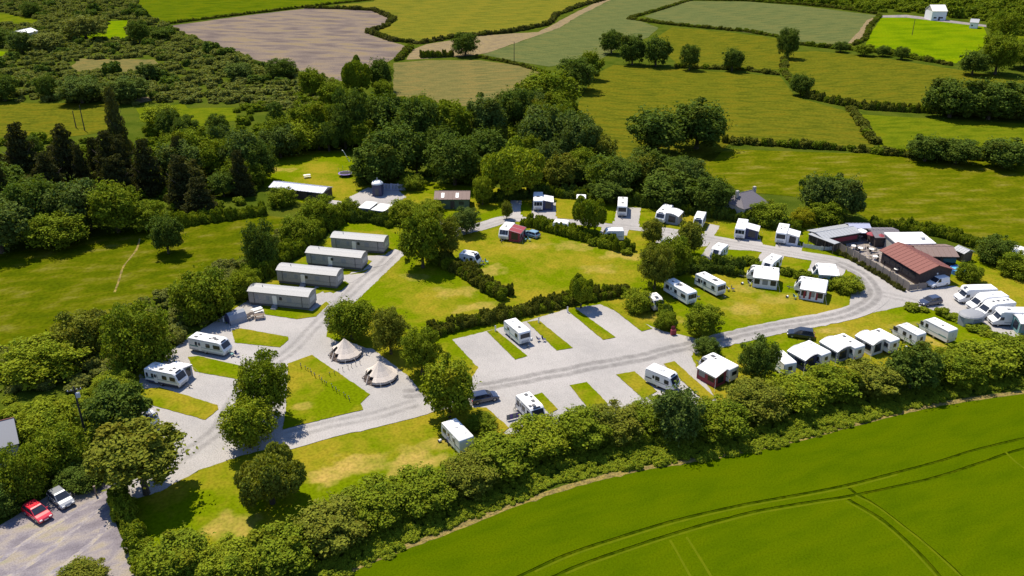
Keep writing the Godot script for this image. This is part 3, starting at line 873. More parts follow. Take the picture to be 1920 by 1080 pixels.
func hedges():
	# field boundaries far off
	for a in [
		["low dark hedge between the bare pinkish field and the green field above it", pv([-191.86,-489.28,-168.38,-518.73,-138.78,-551.7,-117.36,-577.77,-93.06,-600.36,-75.79,-637.56]), 2.2, 1.6],
		["winding brown hedge bank between the bare field and the olive field", pv([-128.31,-556.73,-106.19,-554.21,-85.19,-546.75,-68.12,-509.98,-68.32,-481.43,-75.38,-461.02,-59.39,-434.07,-44.12,-426.24,-29.64,-443.83,0,-461.02,20.66,-489.28,25.78,-523.21,42.21,-564.45,69.62,-615.35]), 3.2, 2.2],
		["short dark hedge bank beside the gateway of the stubble field", pv([-48.03,-414.24,-48.83,-394.69,-50.79,-379.25]), 3.0, 2.4],
		["trimmed hedge left of the round tree on the stubble field", pv([-40.59,-389.42,-26.42,-392.04]), 3.5, 3.0],
		["low hedge bank along the top of the stubble field right of the round tree", pv([-15.52,-389.42,-3.49,-379.25,5.65,-367.2,15.21,-351.47]), 2.0, 1.4],
		["dark hedge bank below the grey-green field top centre", pv([67.51,-509.98,82.96,-491.28,101,-477.6,123.29,-462.81,140.86,-437.28]), 2.6, 1.8],
		["thin hedge rising from the bend to the top edge, left of the grey-green field", pv([67.78,-512.14,92.52,-551.7,117.04,-594.56,137.52,-624.69]), 2.2, 1.6],
		["dark hedge along the top edge of the grey-green field", pv([118.12,-600.36,156.05,-594.56,185.56,-575.06,203.3,-556.73,217.98,-530.07]), 2.8, 2.0],
		["curved hedge between the earth strip and the bright green field", pv([216.89,-523.21,193.34,-477.6,175.95,-437.28,163.91,-420.16]), 2.4, 1.8],
		["dark hedge with bushes below the bright green field", pv([139.22,-423.18,153.19,-411.34,167.51,-402.86,176.67,-389.42,188.84,-369.55]), 3.0, 2.2],
		["dark hedge under the two small round trees", pv([69.91,-366.03,82.96,-363.72,95.86,-361.44,108.78,-350.4]), 2.8, 1.8],
		["overgrown pale hedge running down between the two olive meadows", pv([121.48,-386.83,111.96,-356.95,109.68,-335.94,106.85,-317.08]), 3.0, 1.6],
		["hedge from the leaning bush to the long tree belt on the right", pv([106.47,-312.66,113.5,-301.68,121.58,-292.92,134.71,-289.08,151.14,-285.34,169.58,-279.53,186.52,-272.56]), 3.6, 2.6],
		["pale scrubby hedge running down the slope between two right-hand meadows", pv([116.14,-292.14,114.04,-277.4,110.42,-260.76,107.82,-247.52]), 3.2, 1.8],
		["long dark hedge below the big olive meadow", pv([63.95,-249.84,77.53,-246.95,93.6,-243,105.93,-238.62,112.27,-235.42,143.41,-231.28,158.88,-227.26]), 3.0, 2.2],
	]:
		hedge(a[0], a[1], a[2], a[3], "leaf_brown" if a[0].contains("brown") else "leaf_hedge", "field hedges", true)
	# hedges of the park
	hedge("clipped light green hedge curving round the car park corner", pv([-49.63,-85.93,-47.98,-82.91,-44.65,-78.2,-40.47,-73.02,-38.53,-70.22]), 2.6, 2.3, "leaf_light")
	hedge("long brownish hedge behind the row of gravel pitches", pv([-14.6,-128.44,-10.23,-131.54,-5.67,-134.15,0,-136.43,5.85,-139.42,11.92,-142.74,17.04,-144.33,23.3,-146.19]), 3.4, 2.0, "leaf_hedge")
	hedge("hedge between the two central lawns", pv([-15.94,-161.46,-9.57,-155.05,-4.61,-148.09,-0.5,-142.97]), 4.0, 2.4, "leaf_hedge")
	hedge("dark hedge along the upper edge of the right central lawn", pv([3.04,-182.25,8.39,-178.92,15.17,-173.49,20.55,-168.92,25.72,-164.83]), 4.0, 2.4, "leaf_mid")
	hedge("dark green hedge behind the two long caravans", pv([28.39,-153.01,34.21,-156.09,40.68,-156.35,46.05,-154.28]), 3.6, 2.6, "leaf_dark")
	hedge("green hedge between the awnings and the back road", pv([35.67,-158.2,42.63,-160.36,47.89,-159.55,53.3,-155.57,56.78,-153.01,61.02,-146.9]), 2.6, 1.8, "leaf_mid")
	hedge("dry brownish planting along the foot of the patio board fence", pv([68.22,-164.83,70.16,-160.91,72.09,-154.54,73.9,-148.57,74.56,-146.19]), 0.9, 1.0, "leaf_brown")
	hedge("overgrown grassy hedge beside the motorhome parking", pv([73.23,-138.55,76.82,-136.85,79.48,-134.36,81.62,-129.2,85.31,-124.17]), 3.0, 1.2, "leaf_light")
	hedge("green hedge behind the park's bar building", pv([82.1,-180.57,88.65,-178.92,94.38,-175.69,99.31,-168.92,101.6,-158.2,104.44,-151.75]), 3.6, 2.2, "leaf_mid")
	hedge("dark hedge behind the upper row of caravans", pv([-7.82,-197.47,0,-199.82,10.64,-202.22,19.74,-199.82,28.57,-196.7,36.91,-192.17,46.11,-187.45,55.97,-182.25,64.19,-177.29]), 3.6, 2.6, "leaf_dark")
	hedge("dark hedge behind the white roofed trailers", pv([-44.65,-186.39,-38.2,-184.99,-31.94,-184.3,-26.56,-180.57]), 3.4, 2.4, "leaf_dark")
	hedge("ragged hedge at the foot of the dark wood", pv([-79.68,-180.57,-71.13,-183.96,-62.31,-187.45,-57.79,-189.24]), 4.0, 2.6, "leaf_mid")
	hedge("hedge beside the four grey holiday homes", pv([-51.86,-143.42,-50.84,-150.51,-48.64,-158.2,-45.46,-168.03,-42.8,-177.29,-39.25,-183.96]), 5.0, 3.0, "leaf_mid")
	hedge("low bush hedge beside the corner of the gravel pitches", pv([25.11,-141.17,26.89,-136.85,28.23,-132.34]), 3.0, 2.0, "leaf_dark")
	hedge("leafy lower hedge of the long boundary beside the crop field", pv([-39.12,-71.81,-30.58,-73.02,-22.55,-77.74,-16.94,-82.22,-10.35,-86.66,-2.31,-90.99,4.6,-96.02,13.38,-98.5,20.96,-99.39,27.29,-101.08,34.13,-104.17,42.96,-107.69,52.2,-111.25,61.99,-115.16,71.52,-117.6,83.3,-120.47,95.42,-123.28]), 4.4, 2.0, "leaf_mid")
	thicket("verge_grass", "tall bright green grass and nettles between boundary hedge and crop", "grass", ribbon(smooth(pv([-21.57,-72.94,-16.22,-77.3,-10.37,-81.64,-2.23,-86.24,4.41,-90.77,12.9,-93.75,20.33,-95.41,24.85,-96.26,32.62,-98.12,41.02,-101.34,49.99,-105.14,59.48,-109.15,69.17,-112.63,80.68,-115.64,91.76,-117.27])), 5.2), 0.7, 0.5, 1.0, 0.75, "leaf_light", 0.85)
	thicket("bank_growth", "bramble and nettle growth filling the bank beside the left meadow", "brambles", pv([-94.56,-121.86,-86.6,-126.56,-77.58,-128.44,-73.43,-137.91,-64.92,-149.29,-58.1,-160.91,-54.27,-175.69,-49.45,-185.69,-44.86,-187.45,-45.79,-169.52,-50.47,-153.01,-52.19,-141.17,-56.06,-126.93,-59.99,-116.45,-64.3,-110.95,-77.72,-110.2,-85.65,-107.26]), 2.2, 1.2, 2.3, 0.8, "leaf_scrub", 0.85, false)
	thicket("undergrowth", "yellowish scrub between the telegraph pole and the grey roof", "scrub", pv([-83.63,-106.55,-77.32,-109.45,-63.96,-110.2,-59.99,-116.45,-54.24,-103.08,-57.91,-96.63,-65.35,-95.41,-74.86,-91.9]), 1.8, 1.0, 2.0, 0.6, "leaf_light", 0.7, false)
	thicket("scrubland", "mixed green scrub covering the rough land top left", "scrub", pv([-168.35,-253.39,-515.13,-843.5,-359.11,-843.5,-226.77,-541.88,-185.26,-477.6,-147.94,-426.24,-115.56,-384.27,-88.16,-356.95,-66.73,-335.94,-59.51,-296.05,-71.8,-284.6,-94.85,-296.05,-116.62,-302.5,-131.12,-296.05,-144.11,-302.5,-182.93,-304.15]), 3.4, 1.4, 3.6, 0.75, "leaf_scrub", 0.7)
	thicket("scrub_patch", "darker bushes scattered over the rough land top left", "scrub", pv([-198.18,-304.15,-515.13,-843.5,-359.11,-843.5,-226.77,-541.88,-185.26,-477.6,-147.94,-426.24,-115.56,-384.27,-88.16,-356.95,-70.33,-312.66,-96,-300.05,-146.63,-308.35,-187.55,-312.66]), 9.0, 2.0, 5.5, 0.9, "leaf_dark", 0.3)
	thicket("far_wood", "far wood and gardens along the top right edge", "wood", pv([137.28,-606.27,188.07,-583.26,220.7,-537.1,240.42,-541.88,268.26,-497.37,246.08,-445.49,276.21,-455.74,539.76,-903.41,179.92,-903.41]), 5.0, 2.2, 5.5, 1.0, "leaf_mid", 0.65)
	thicket("wood_floor", "undergrowth between the trees of the central wood", "undergrowth", pv([-152.84,-248.67,-123.02,-253.39,-89.27,-296.05,-64.98,-326.26,-43.96,-312.66,-11.16,-296.05,9.53,-304.15,23.25,-296.05,22.94,-237.54,49.6,-217.73,50.18,-200.62,29.96,-197.47,-8.2,-208.87,-16.7,-213.22,-43.68,-243,-71.05,-240.24,-61.03,-196.7,-80.31,-182.25,-113.25,-175.69]), 4.0, 1.6, 3.2, 0.9, "leaf_mid", 0.55)

func trees():
	# trees one can single out
	for a in [
		["large olive-green tree casting a round shadow beside the car park", [-46.43, -86.87, 6.2, 3.5, 6.4], 0, "leaf_olive"],
		["loose olive tree right of the large car park tree, on the lawn", [-29.94, -85.04, 4.91, 4.07, 4.15], 7, "leaf_olive"],
		["bright light green small tree at the road junction", [-35.96, -96.8, 3.82, 3.92, 4], 1, "leaf_light"],
		["mid green tree beside the lawn left of the bell tents", [-35.34, -103.33, 4.12, 5.57, 5.68], 2, "leaf_mid"],
		["dark large-leaved tree beside the telegraph pole", [-55.34, -100.44, 4.64, 3.92, 4], 3, "leaf_dark"],
		["single dark green tree standing in the left meadow", [-72.01, -164.95, 3.75, 4.45, 4.54], 5, "leaf_dark"],
		["round dark tree above the half hidden caravan", [-10.11, -176.14, 3.49, 3.08, 3.14], 4, "leaf_blue"],
		["big green tree at the end of the road past the grey holiday homes", [-18, -157.71, 4.85, 6.27, 6.4], 0, "leaf_mid"],
		["olive tree between the road end and the half hidden caravan", [-13.58, -161.48, 3.46, 5.02, 5.13], 2, "leaf_olive"],
		["light bushy tree at the road bend above the upper bell tent", [-27.17, -127.72, 4.27, 3.8, 3.88], 1, "leaf_mid"],
		["tall slim tree right of the upper bell tent", [-19.93, -122.6, 3.39, 4.27, 4.36], 2, "leaf_olive"],
		["green tree above the lower bell tent with a pale tent behind it", [-14.14, -115.92, 3.37, 4.24, 4.32], 2, "leaf_mid"],
		["full green tree beside the dark parked car", [-9.07, -104.17, 4.27, 4.9, 5], 0, "leaf_light"],
		["slender light tree in the hedge behind the gravel pitches", [12.58, -139.49, 2.63, 3.57, 3.64], 8, "leaf_light"],
		["small round tree beside the road on the right lawn", [32.65, -128.75, 3.57, 2.85, 2.91], 4, "leaf_mid"],
		["dark round clipped tree right of the red awning", [38, -113.75, 3.32, 3.86, 3.94], 4, "leaf_dark"],
		["light green tree in front of the upper caravan row", [17, -175.82, 4.25, 4.78, 4.88], 8, "leaf_mid"],
		["olive tree right of the right central lawn", [27.25, -147.55, 3.57, 4.77, 4.86], 2, "leaf_olive"],
		["upper olive tree by the back road", [30.09, -169.41, 2.63, 3.15, 3.22], 5, "leaf_olive"],
		["dark tree beside the back road behind the long caravans", [31.41, -153.16, 3.53, 4.44, 4.53], 1, "leaf_mid"],
		["brownish tree left of the two gravel bays on the back road", [36.91, -163.69, 3.11, 4, 4.08], 6, "leaf_olive"],
		["small sapling by the path near the green shed", [-1.23, -185.23, 1.48, 2.3, 2.35], 5, "leaf_olive"],
		["round field tree with a dark shadow on the stubble field", [-20.95, -392.97, 6.74, 5.25, 5.36], 4, "leaf_dark"],
		["left tree of the clump at the meadow corner", [45.32, -398.15, 5.85, 5.35, 5.45], 4, "leaf_dark"],
		["middle tree of the clump at the meadow corner", [51.59, -372.73, 6.19, 6.43, 6.56], 0, "leaf_dark"],
		["right tree of the clump at the meadow corner", [61.15, -369.23, 6.59, 6.48, 6.61], 3, "leaf_dark"],
		["left of the two small round trees on the meadow hedge", [73.91, -360.89, 4.45, 5.37, 5.48], 2, "leaf_dark"],
		["right of the two small round trees on the meadow hedge", [91.21, -358.71, 4.87, 4.87, 4.97], 5, "leaf_dark"],
		["lone tree at the meeting of three fields", [122.4, -387.53, 5.47, 6.68, 6.82], 4, "leaf_dark"],
		["leaning bush tree on the scrubby hedge", [105.9, -313.32, 4.5, 4.09, 4.17], 1, "leaf_dark"],
		["left half of the big tree clump on the olive meadow", [41.53, -238.1, 9.04, 6.89, 7.02], 3, "leaf_dark"],
		["right half of the big tree clump on the olive meadow", [54.01, -243.54, 9.46, 7.18, 7.33], 0, "leaf_dark"],
		["big dark tree behind the bar, left crown", [71.12, -189.3, 4.52, 5.08, 5.18], 3, "leaf_blue"],
		["big dark tree behind the bar, right crown", [76.16, -185.9, 5.01, 5.22, 5.32], 0, "leaf_blue"],
		["weeping willow-like tree above the upper caravan row", [0.46, -201.55, 9.08, 7.39, 7.54], 7, "leaf_light"],
		["tall dark pine standing out of the left wood", [-109.88, -232.93, 4.96, 10.17, 10.37], 9, "leaf_brown"],
		["dark conifer clump above the playing field", [-67.44, -241.28, 6.98, 7.22, 7.37], 10, "leaf_dark"],
		["leafy shrub tree left of the green shed's path", [-7.09, -195.19, 2.58, 3.64, 3.72], 2, "leaf_light"],
	]:
		tree("broadleaf_tree" if a[2] < 9 else "pine_tree", a[0], "", a[1], a[2], a[3])
	tree_group([[-125.75, -212.14, 7.27, 7.87, 8.03], [-113.27, -209.89, 6.86, 7.98, 8.14], [-102.31, -209.96, 6.87, 7.24, 7.38], [-90.63, -203.64, 6.35, 6.94, 7.08], [-78.84, -194.7, 6.11, 6.33, 6.45], [-130.89, -205.72, 6.75, 7.48, 7.63], [-73.03, -188.79, 5.96, 4.53, 4.62], [-95.29, -197.93, 6.53, 5.8, 5.92], [-112.23, -197.87, 6.53, 6.16, 6.29]], "pine_tree", "of the dark pines in the wood behind the left meadow", "dark pines of the left wood", 9, 2, ["leaf_pine"])
	tree_group([[-104.54, -175.37, 6.77, 6.77, 6.91], [-96.14, -176.96, 6.53, 6.19, 6.32], [-87.5, -176.89, 6.23, 6.03, 6.15], [-107.08, -165.35, 7.29, 5.98, 6.1], [-96.56, -168.56, 6.55, 3.8, 3.88], [-81.3, -178.51, 4.78, 3.39, 3.45], [-122.21, -191.04, 8.23, 6.08, 6.2]], "broadleaf_tree", "of the trees fronting the left wood", "front trees of the left wood", 0, 7, ["leaf_mid", "leaf_dark", "leaf_blue"])
	tree_group([[-108.77, -261.92, 6.25, 4.46, 4.55], [-84.71, -221.02, 6.03, 6.11, 6.23], [-69.19, -214.04, 5.66, 7.09, 7.23], [-85.61, -212.28, 6.59, 5.44, 5.55], [-83.31, -235.71, 5.09, 5.09, 5.19], [-59.93, -246.76, 6.48, 6.74, 6.87], [-65.51, -234.37, 5.82, 4.92, 5.02], [-61.42, -238.66, 6.14, 4.89, 4.99], [-53.05, -241.04, 5.03, 5.03, 5.13], [-66.62, -209.99, 4.81, 3.26, 3.33], [-71.57, -201.46, 3.98, 3.23, 3.3], [-56.3, -311.69, 6.04, 7.65, 7.81], [-48.95, -320.49, 5.39, 6.22, 6.35], [-72.02, -309.08, 5.32, 5.52, 5.63], [-47.1, -246.63, 6.32, 8.57, 8.74], [-60.8, -292.97, 5.53, 5.04, 5.14]], "broadleaf_tree", "of the wood trees left of the playing field", "trees left of the playing field", 0, 8, ["leaf_mid", "leaf_dark", "leaf_blue", "leaf_light", "leaf_mid"])
	tree_group([[-39.33, -252.79, 7.83, 7.32, 7.47], [-27.13, -241.26, 7.29, 8.19, 8.36], [-17.94, -246.67, 6.09, 6.93, 7.06], [-7.78, -250.85, 6.98, 7.23, 7.38], [0.84, -264.9, 6.74, 7, 7.14], [11.92, -284.22, 11.03, 7.7, 7.86], [9.19, -233.47, 7.68, 7.68, 7.84], [17.87, -227.27, 6.84, 7.71, 7.86], [24.01, -321.06, 8.4, 6.31, 6.44], [30.7, -341.67, 5.29, 5.84, 5.96], [-45.81, -304.7, 3.82, 3.82, 3.89]], "broadleaf_tree", "of the tall trees below the stubble field", "trees of the belt below the stubble field", 0, 7, ["leaf_dark", "leaf_mid", "leaf_dark", "leaf_blue"])
	tree_group([[-34.37, -210.22, 7.15, 5.94, 6.06], [-30.21, -216.75, 7.91, 7.52, 7.67], [-14.71, -210.22, 7.56, 6.66, 6.79], [-6.46, -221.13, 6.46, 6.07, 6.2], [25.28, -204.25, 7.17, 4.91, 5.01], [34.36, -210.13, 6.18, 4.81, 4.91], [41.44, -209.32, 5.82, 4.06, 4.14], [37.88, -195.3, 7.55, 4.15, 4.24], [23.45, -197.43, 5.21, 2.87, 2.92], [46.67, -189.56, 5.16, 4.59, 4.68], [15.8, -209.99, 4.81, 3.26, 3.33]], "broadleaf_tree", "of the shady trees behind the upper caravan row", "trees behind the upper caravan row", 0, 7, ["leaf_dark", "leaf_mid", "leaf_blue", "leaf_dark"])
	tree_group([[145.58, -281.11, 9.23, 6.4, 6.53], [157.02, -278.27, 9.24, 6.52, 6.65], [168.85, -278.99, 9.26, 6.44, 6.57], [115.43, -231.01, 5.75, 3.77, 3.84], [122.81, -228.77, 6.21, 3.58, 3.65], [134.29, -225.24, 7.3, 4.01, 4.09]], "broadleaf_tree", "of the dark trees in the right-hand hedge belts", "trees in the right hand hedge belts", 0, 7, ["leaf_dark"])
	tree_group([[186.73, -350.28, 6.5, 5.03, 5.14], [197.17, -352.49, 8.06, 8.51, 8.68], [232.37, -415.12, 6.96, 8.26, 8.42], [215.36, -363.92, 8.97, 6.06, 6.18], [151.7, -403.44, 3.7, 2.42, 2.47], [167.18, -392.61, 3.61, 2.36, 2.41], [172.37, -384.79, 3.54, 2.81, 2.87], [159.17, -393.72, 4.82, 2.65, 2.71]], "broadleaf_tree", "of the trees round the bright green field", "trees round the bright field", 0, 7, ["leaf_mid", "leaf_dark"])
	tree_group([[-223.65, -398.3, 6.7, 5.32, 5.43], [-212.63, -401.43, 8.35, 4.79, 4.88], [-181.5, -305.03, 5.73, 4.73, 4.82], [-166.68, -306.37, 4.03, 4.63, 4.72], [-152.3, -301.73, 8.51, 4.68, 4.78], [-136.19, -302.83, 8.07, 4.44, 4.53], [-281.05, -519.57, 6.25, 4.17, 4.26], [-144.56, -341.75, 4.77, 3.32, 3.39], [-181.33, -427, 5.85, 5.45, 5.56], [-210.96, -435.06, 11.24, 6.18, 6.31], [-245.76, -419.97, 7.68, 4.22, 4.31], [-175.03, -438.03, 4.66, 2.6, 2.65], [-135.73, -308.84, 3.38, 3.38, 3.45], [-107.79, -340.95, 6.34, 3.49, 3.56], [-91.65, -344.12, 6.39, 3.94, 4.01]], "broadleaf_tree", "of the trees standing in the top left scrubland", "trees in the scrubland", 0, 7, ["leaf_dark", "leaf_blue", "leaf_scrub"])
	# the woods filled up
	wood_trees(pv([-166.8,-240.24,-137.63,-237.54,-113.97,-232.3,-89.29,-217.73,-72.46,-208.87,-63.45,-211.03,-60.79,-191.06,-81.33,-184.99,-99.1,-175.69,-121.84,-166.56]), 26, 7.5, "leafy tree within the dark wood behind the left meadow", "inner trees of the left wood", ["leaf_dark", "leaf_pine", "leaf_pine", "leaf_brown"], true)
	wood_trees(pv([-106.84,-253.39,-87.41,-253.39,-73.4,-237.54,-51.8,-253.39,-43.68,-243,-48.93,-237.54,-68.98,-232.3,-63.14,-204.67,-76.56,-208.87,-90.7,-217.73]), 18, 7.0, "leafy tree within the mixed wood left of the playing field", "inner trees left of the playing field", ["leaf_mid", "leaf_dark", "leaf_light"])
	wood_trees(pv([-52.02,-254.59,-38.17,-273.93,-9.96,-260.76,7.02,-277.4,21.21,-267.2,22.49,-232.3,32.01,-213.22,46.06,-199.82,28.95,-199.82,9.54,-208.02,-8.35,-213.22,-37.54,-222.41,-41.29,-237.54]), 34, 7.5, "leafy tree within the central wood below the stubble field", "inner trees of the central wood", ["leaf_dark", "leaf_mid", "leaf_blue", "leaf_mid", "leaf_olive"])
	# the boundary along the crop field
	for a in [
		["leftmost bush tree of the boundary row, beside the clipped car park hedge", [-37.22, -73.15, 4.2, 2.31, 2.36], "leaf_mid"],
		["second bush tree from the left in the boundary row at the bottom edge", [-30.78, -72.48, 3.94, 2.17, 2.21], "leaf_light"],
		["third bush tree from the left in the boundary row at the bottom edge", [-26.1, -74.06, 4.3, 2.36, 2.41], "leaf_mid"],
		["bush tree of the boundary row below the loose olive lawn tree", [-21.42, -78.06, 4.58, 2.52, 2.57], "leaf_olive"],
		["bush tree of the boundary row below the left worn lawn patch", [-16.61, -82.16, 4.36, 2.4, 2.45], "leaf_mid"],
		["bush tree of the boundary row below the right worn lawn patch", [-10.98, -84.69, 4.33, 2.38, 2.43], "leaf_mid"],
		["bush tree of the boundary row just left of the lone white caravan's tail", [-5.47, -88.01, 4.24, 2.33, 2.38], "leaf_olive"],
		["bush tree of the boundary row against the lone white caravan", [-1.76, -91.52, 4.72, 2.59, 2.65], "leaf_mid"],
		["bush tree of the boundary row in front of the windbreak", [3.63, -95.53, 4.51, 2.48, 2.53], "leaf_light"],
		["bush tree of the boundary row below the caravan with black roof squares", [9.22, -97.44, 4.2, 2.67, 2.72], "leaf_mid"],
		["bush tree of the boundary row below the first lower grass strip", [14.58, -99.25, 4.26, 2.34, 2.39], "leaf_olive"],
		["bush tree of the boundary row left of the dark blue-green one", [19.65, -101.21, 4.02, 2.26, 2.31], "leaf_mid"],
		["bush tree of the boundary row right of the dark blue-green one", [28.66, -100.03, 4.59, 2.52, 2.57], "leaf_mid"],
		["bush tree of the boundary row below the red and white awning", [34.92, -104.26, 4.81, 2.65, 2.7], "leaf_olive"],
		["bush tree of the boundary row below the dark clipped tree", [41.5, -106.8, 4.51, 2.48, 2.53], "leaf_light"],
		["bush tree of the boundary row below the first arched awning", [47.95, -109.54, 4.59, 2.53, 2.58], "leaf_mid"],
		["bush tree of the boundary row below the middle arched awning", [53.98, -110.58, 4.63, 2.54, 2.6], "leaf_olive"],
		["bush tree of the boundary row right of the tall dark one", [68.61, -114.09, 4.74, 2.61, 2.66], "leaf_mid"],
		["bush tree of the boundary row below the grey domed shelter", [74.79, -116.31, 4.73, 2.6, 2.65], "leaf_light"],
		["next to last bush tree at the right end of the boundary row", [80.74, -118.11, 4.87, 2.68, 2.73], "leaf_mid"],
		["last bush tree at the right end of the boundary row, cut by the edge", [86.88, -119.6, 4.75, 3.7, 3.77], "leaf_olive"],
	]:
		tree("hedgerow_tree", a[0], "boundary row beside the crop field", a[1], rng.randi() % 7, a[2])
	tree("hedgerow_tree", "dark tree in the boundary row below the caravan with a black front window", "", [22.84, -97.72, 3.47, 4.61, 4.7], 3, "leaf_blue")
	tree("hedgerow_tree", "tall dark tree in the boundary row right of the arched awnings", "", [60.94, -111.88, 4.42, 3.74, 3.82], 0, "leaf_dark")
	# shrubs
	for a in [
		["rounded bright green bush beside the back road bend", [63.86, -146.89, 3.05, 1.88, 1.16], 0, "leaf_light"],
		["light green bush at the corner of the long caravans' lawn", [22.82, -138.77, 3.01, 2.52, 1.56], 1, "leaf_light"],
		["dark bush under the small round tree by the road", [32.14, -123.17, 2.47, 1.61, 1], 2, "leaf_dark"],
		["bush beside the red bin at the pitches' corner", [26.67, -131.93, 2.05, 1.93, 1.2], 0, "leaf_mid"],
		["bushy pale green shrub mass in the far left bank", [-73.75, -116.07, 6.74, 3.86, 2.4], 1, "leaf_light"],
		["olive bush behind the pale shrub mass in the left bank", [-70.5, -122.68, 5.19, 4.73, 2.93], 2, "leaf_olive"],
		["yellow-green bush under the telegraph pole", [-60.91, -111.9, 3.15, 1.8, 1.11], 0, "leaf_light"],
		["tall shrub beside the left caravans", [-59.16, -118.65, 5.57, 7.05, 4.37], 1, "leaf_mid"],
		["tall shrub between the upper left caravan and the blue tent", [-55.07, -135.96, 5.59, 5.88, 3.65], 0, "leaf_mid"],
		["light shrub left of the front grey holiday home", [-50.1, -144.24, 3.21, 3.57, 2.21], 1, "leaf_light"],
		["dark conical shrub behind the grey holiday homes", [-50.37, -157.19, 3.92, 6.56, 4.07], 2, "leaf_dark"],
		["rambling shrub behind the second grey holiday home", [-45.62, -171.3, 4.62, 3.94, 2.45], 0, "leaf_mid"],
		["shrub below the long blue roofed shed", [-43.45, -181.12, 4.96, 4.48, 2.78], 1, "leaf_mid"],
		["leafy shrub in front of the long blue roofed shed", [-55.4, -194.92, 3.87, 2.76, 1.71], 2, "leaf_mid"],
		["yellow flowering shrub left of the bar", [65.77, -181.46, 2.73, 2.66, 1.65], 0, "leaf_yellow"],
		["broad green shrub in front of the dark tree behind the bar", [71.79, -184.09, 4.91, 3.18, 1.97], 1, "leaf_mid"],
		["shrub in front of the slate roofed house", [58.59, -183.62, 5.33, 2.93, 1.82], 2, "leaf_mid"],
		["dark shrub left of the slate roofed house", [49.55, -195.86, 4.53, 3.57, 2.22], 0, "leaf_dark"],
		["leafy shrub below the grey roof corner at the left edge", [-61.45, -86.42, 3.38, 4.66, 2.89], 1, "leaf_mid"],
		["dark shrub behind the parked silver car", [-59.75, -92.42, 4.08, 4.08, 2.53], 0, "leaf_mid"],
		["yellow-green shrub above the parked red car", [-65.03, -99.58, 4.69, 3.02, 1.87], 2, "leaf_light"],
		["shrub beside the car park gate", [-55.38, -88.65, 3.1, 1.7, 1.06], 1, "leaf_dark"],
		["dark shrub at the left edge behind the parked red car", [-63.28, -83.44, 3.23, 2.77, 1.72], 2, "leaf_dark"],
		["small bush at the bottom edge of the car park", [-47.38, -71.45, 2.84, 1.56, 0.97], 0, "leaf_olive"],
		["bright bush by the drive under the large olive-green tree", [-52.48, -89.93, 1.39, 1.39, 0.86], 1, "leaf_yellow"],
		["bushes beside the white dome hut", [-37.2, -213.01, 4.52, 3.51, 2.18], 2, "leaf_dark"],
		["dark bush right of the white dome hut", [-25.48, -207.45, 3.74, 2.34, 1.45], 0, "leaf_mid"],
		["light green shrub right of the white roofed trailers", [-24.29, -183.98, 4.17, 3.47, 2.15], 0, "leaf_light"],
		["mid green shrub between the trailers and the road end tree", [-19.85, -179.82, 4.21, 3.16, 1.96], 1, "leaf_mid"],
		["low shrub left of the white roofed trailers", [-38.38, -188.14, 2.88, 2.45, 1.52], 2, "leaf_mid"],
		["shrub in front of the green shed's left corner", [-18.94, -190.33, 3.16, 1.9, 1.18], 0, "leaf_light"],
		["shrub at the right end of the park beyond the pool", [99.06, -160.95, 4.22, 3.43, 2.13], 1, "leaf_dark"],
		["shrub at the right edge below the white gable", [100.47, -154.27, 4.34, 2.89, 1.79], 2, "leaf_mid"],
		["shrub beside the lower end of the bar lawn", [89.36, -151.87, 2.61, 2.29, 1.42], 0, "leaf_mid"],
		["bush at the foot of the tree beside the dark car", [-4.3, -101.59, 2.4, 1.32, 0.82], 1, "leaf_mid"],
	]:
		shrub("shrub", a[0], "", a[1], a[2], a[3])

func wood_trees(area: PackedVector2Array, count: int, gap: float, label: String, group: String, leaves: Array, pines := false):
	var b := Rect2(area[0], Vector2.ZERO)
	for q in area:
		b = b.expand(q)
	var put := []
	var tries := 0
	while put.size() < count and tries < 4000:
		tries += 1
		var p := Vector2(rng.randf_range(b.position.x, b.end.x), rng.randf_range(b.position.y, b.end.y))
		if not Geometry2D.is_point_in_polygon(p, area): continue
		var near := false
		for q in put:
			if p.distance_to(q) < gap: near = true
		if near: continue
		put.append(p)
		var r := rng.randf_range(3.2, 5.2)
		var a := r * rng.randf_range(0.85, 1.2)
		var leaf: String = leaves[rng.randi() % leaves.size()]
		if pines and leaf == "leaf_pine":
			a *= 1.3
			tree("pine_tree", label.replace("leafy tree", "dark pine"), group, [p.x, p.y, r, a, a * 1.02], 9 + rng.randi() % 2, leaf)
		else:
			tree("broadleaf_tree", label, group, [p.x, p.y, r, a, a * 1.05], rng.randi() % 7, leaf)

const ORDER := ["first", "second", "third", "fourth", "fifth", "sixth", "seventh", "eighth", "ninth", "tenth", "eleventh", "twelfth", "thirteenth", "fourteenth", "fifteenth", "sixteenth"]

func tree_group(list: Array, called: String, phrase: String, group: String, kind0: int, kinds: int, leaves: Array):
	list.sort_custom(func(a, b): return a[0] / -a[1] < b[0] / -b[1])
	for i in list.size():
		tree(called, ORDER[i] + " from the left " + phrase, group, list[i], kind0 + rng.randi() % kinds, leaves[rng.randi() % leaves.size()])
# ------------------------------------------------------------------ vehicles

# a flat panel between four corners (in order round it), raised off its surface by t
func plate(st: SurfaceTool, a: Vector3, b: Vector3, c: Vector3, d: Vector3, out: Vector3, t := 0.03):
	var n := (b - a).cross(d - a).normalized()
	if n.dot(out) < 0.0: n = -n
	n *= t
	quad(st, a + n, b + n, c + n, d + n)
	for e in [[a, b], [b, c], [c, d], [d, a]]:
		quad(st, e[0] - n * 0.3, e[1] - n * 0.3, e[1] + n, e[0] + n)

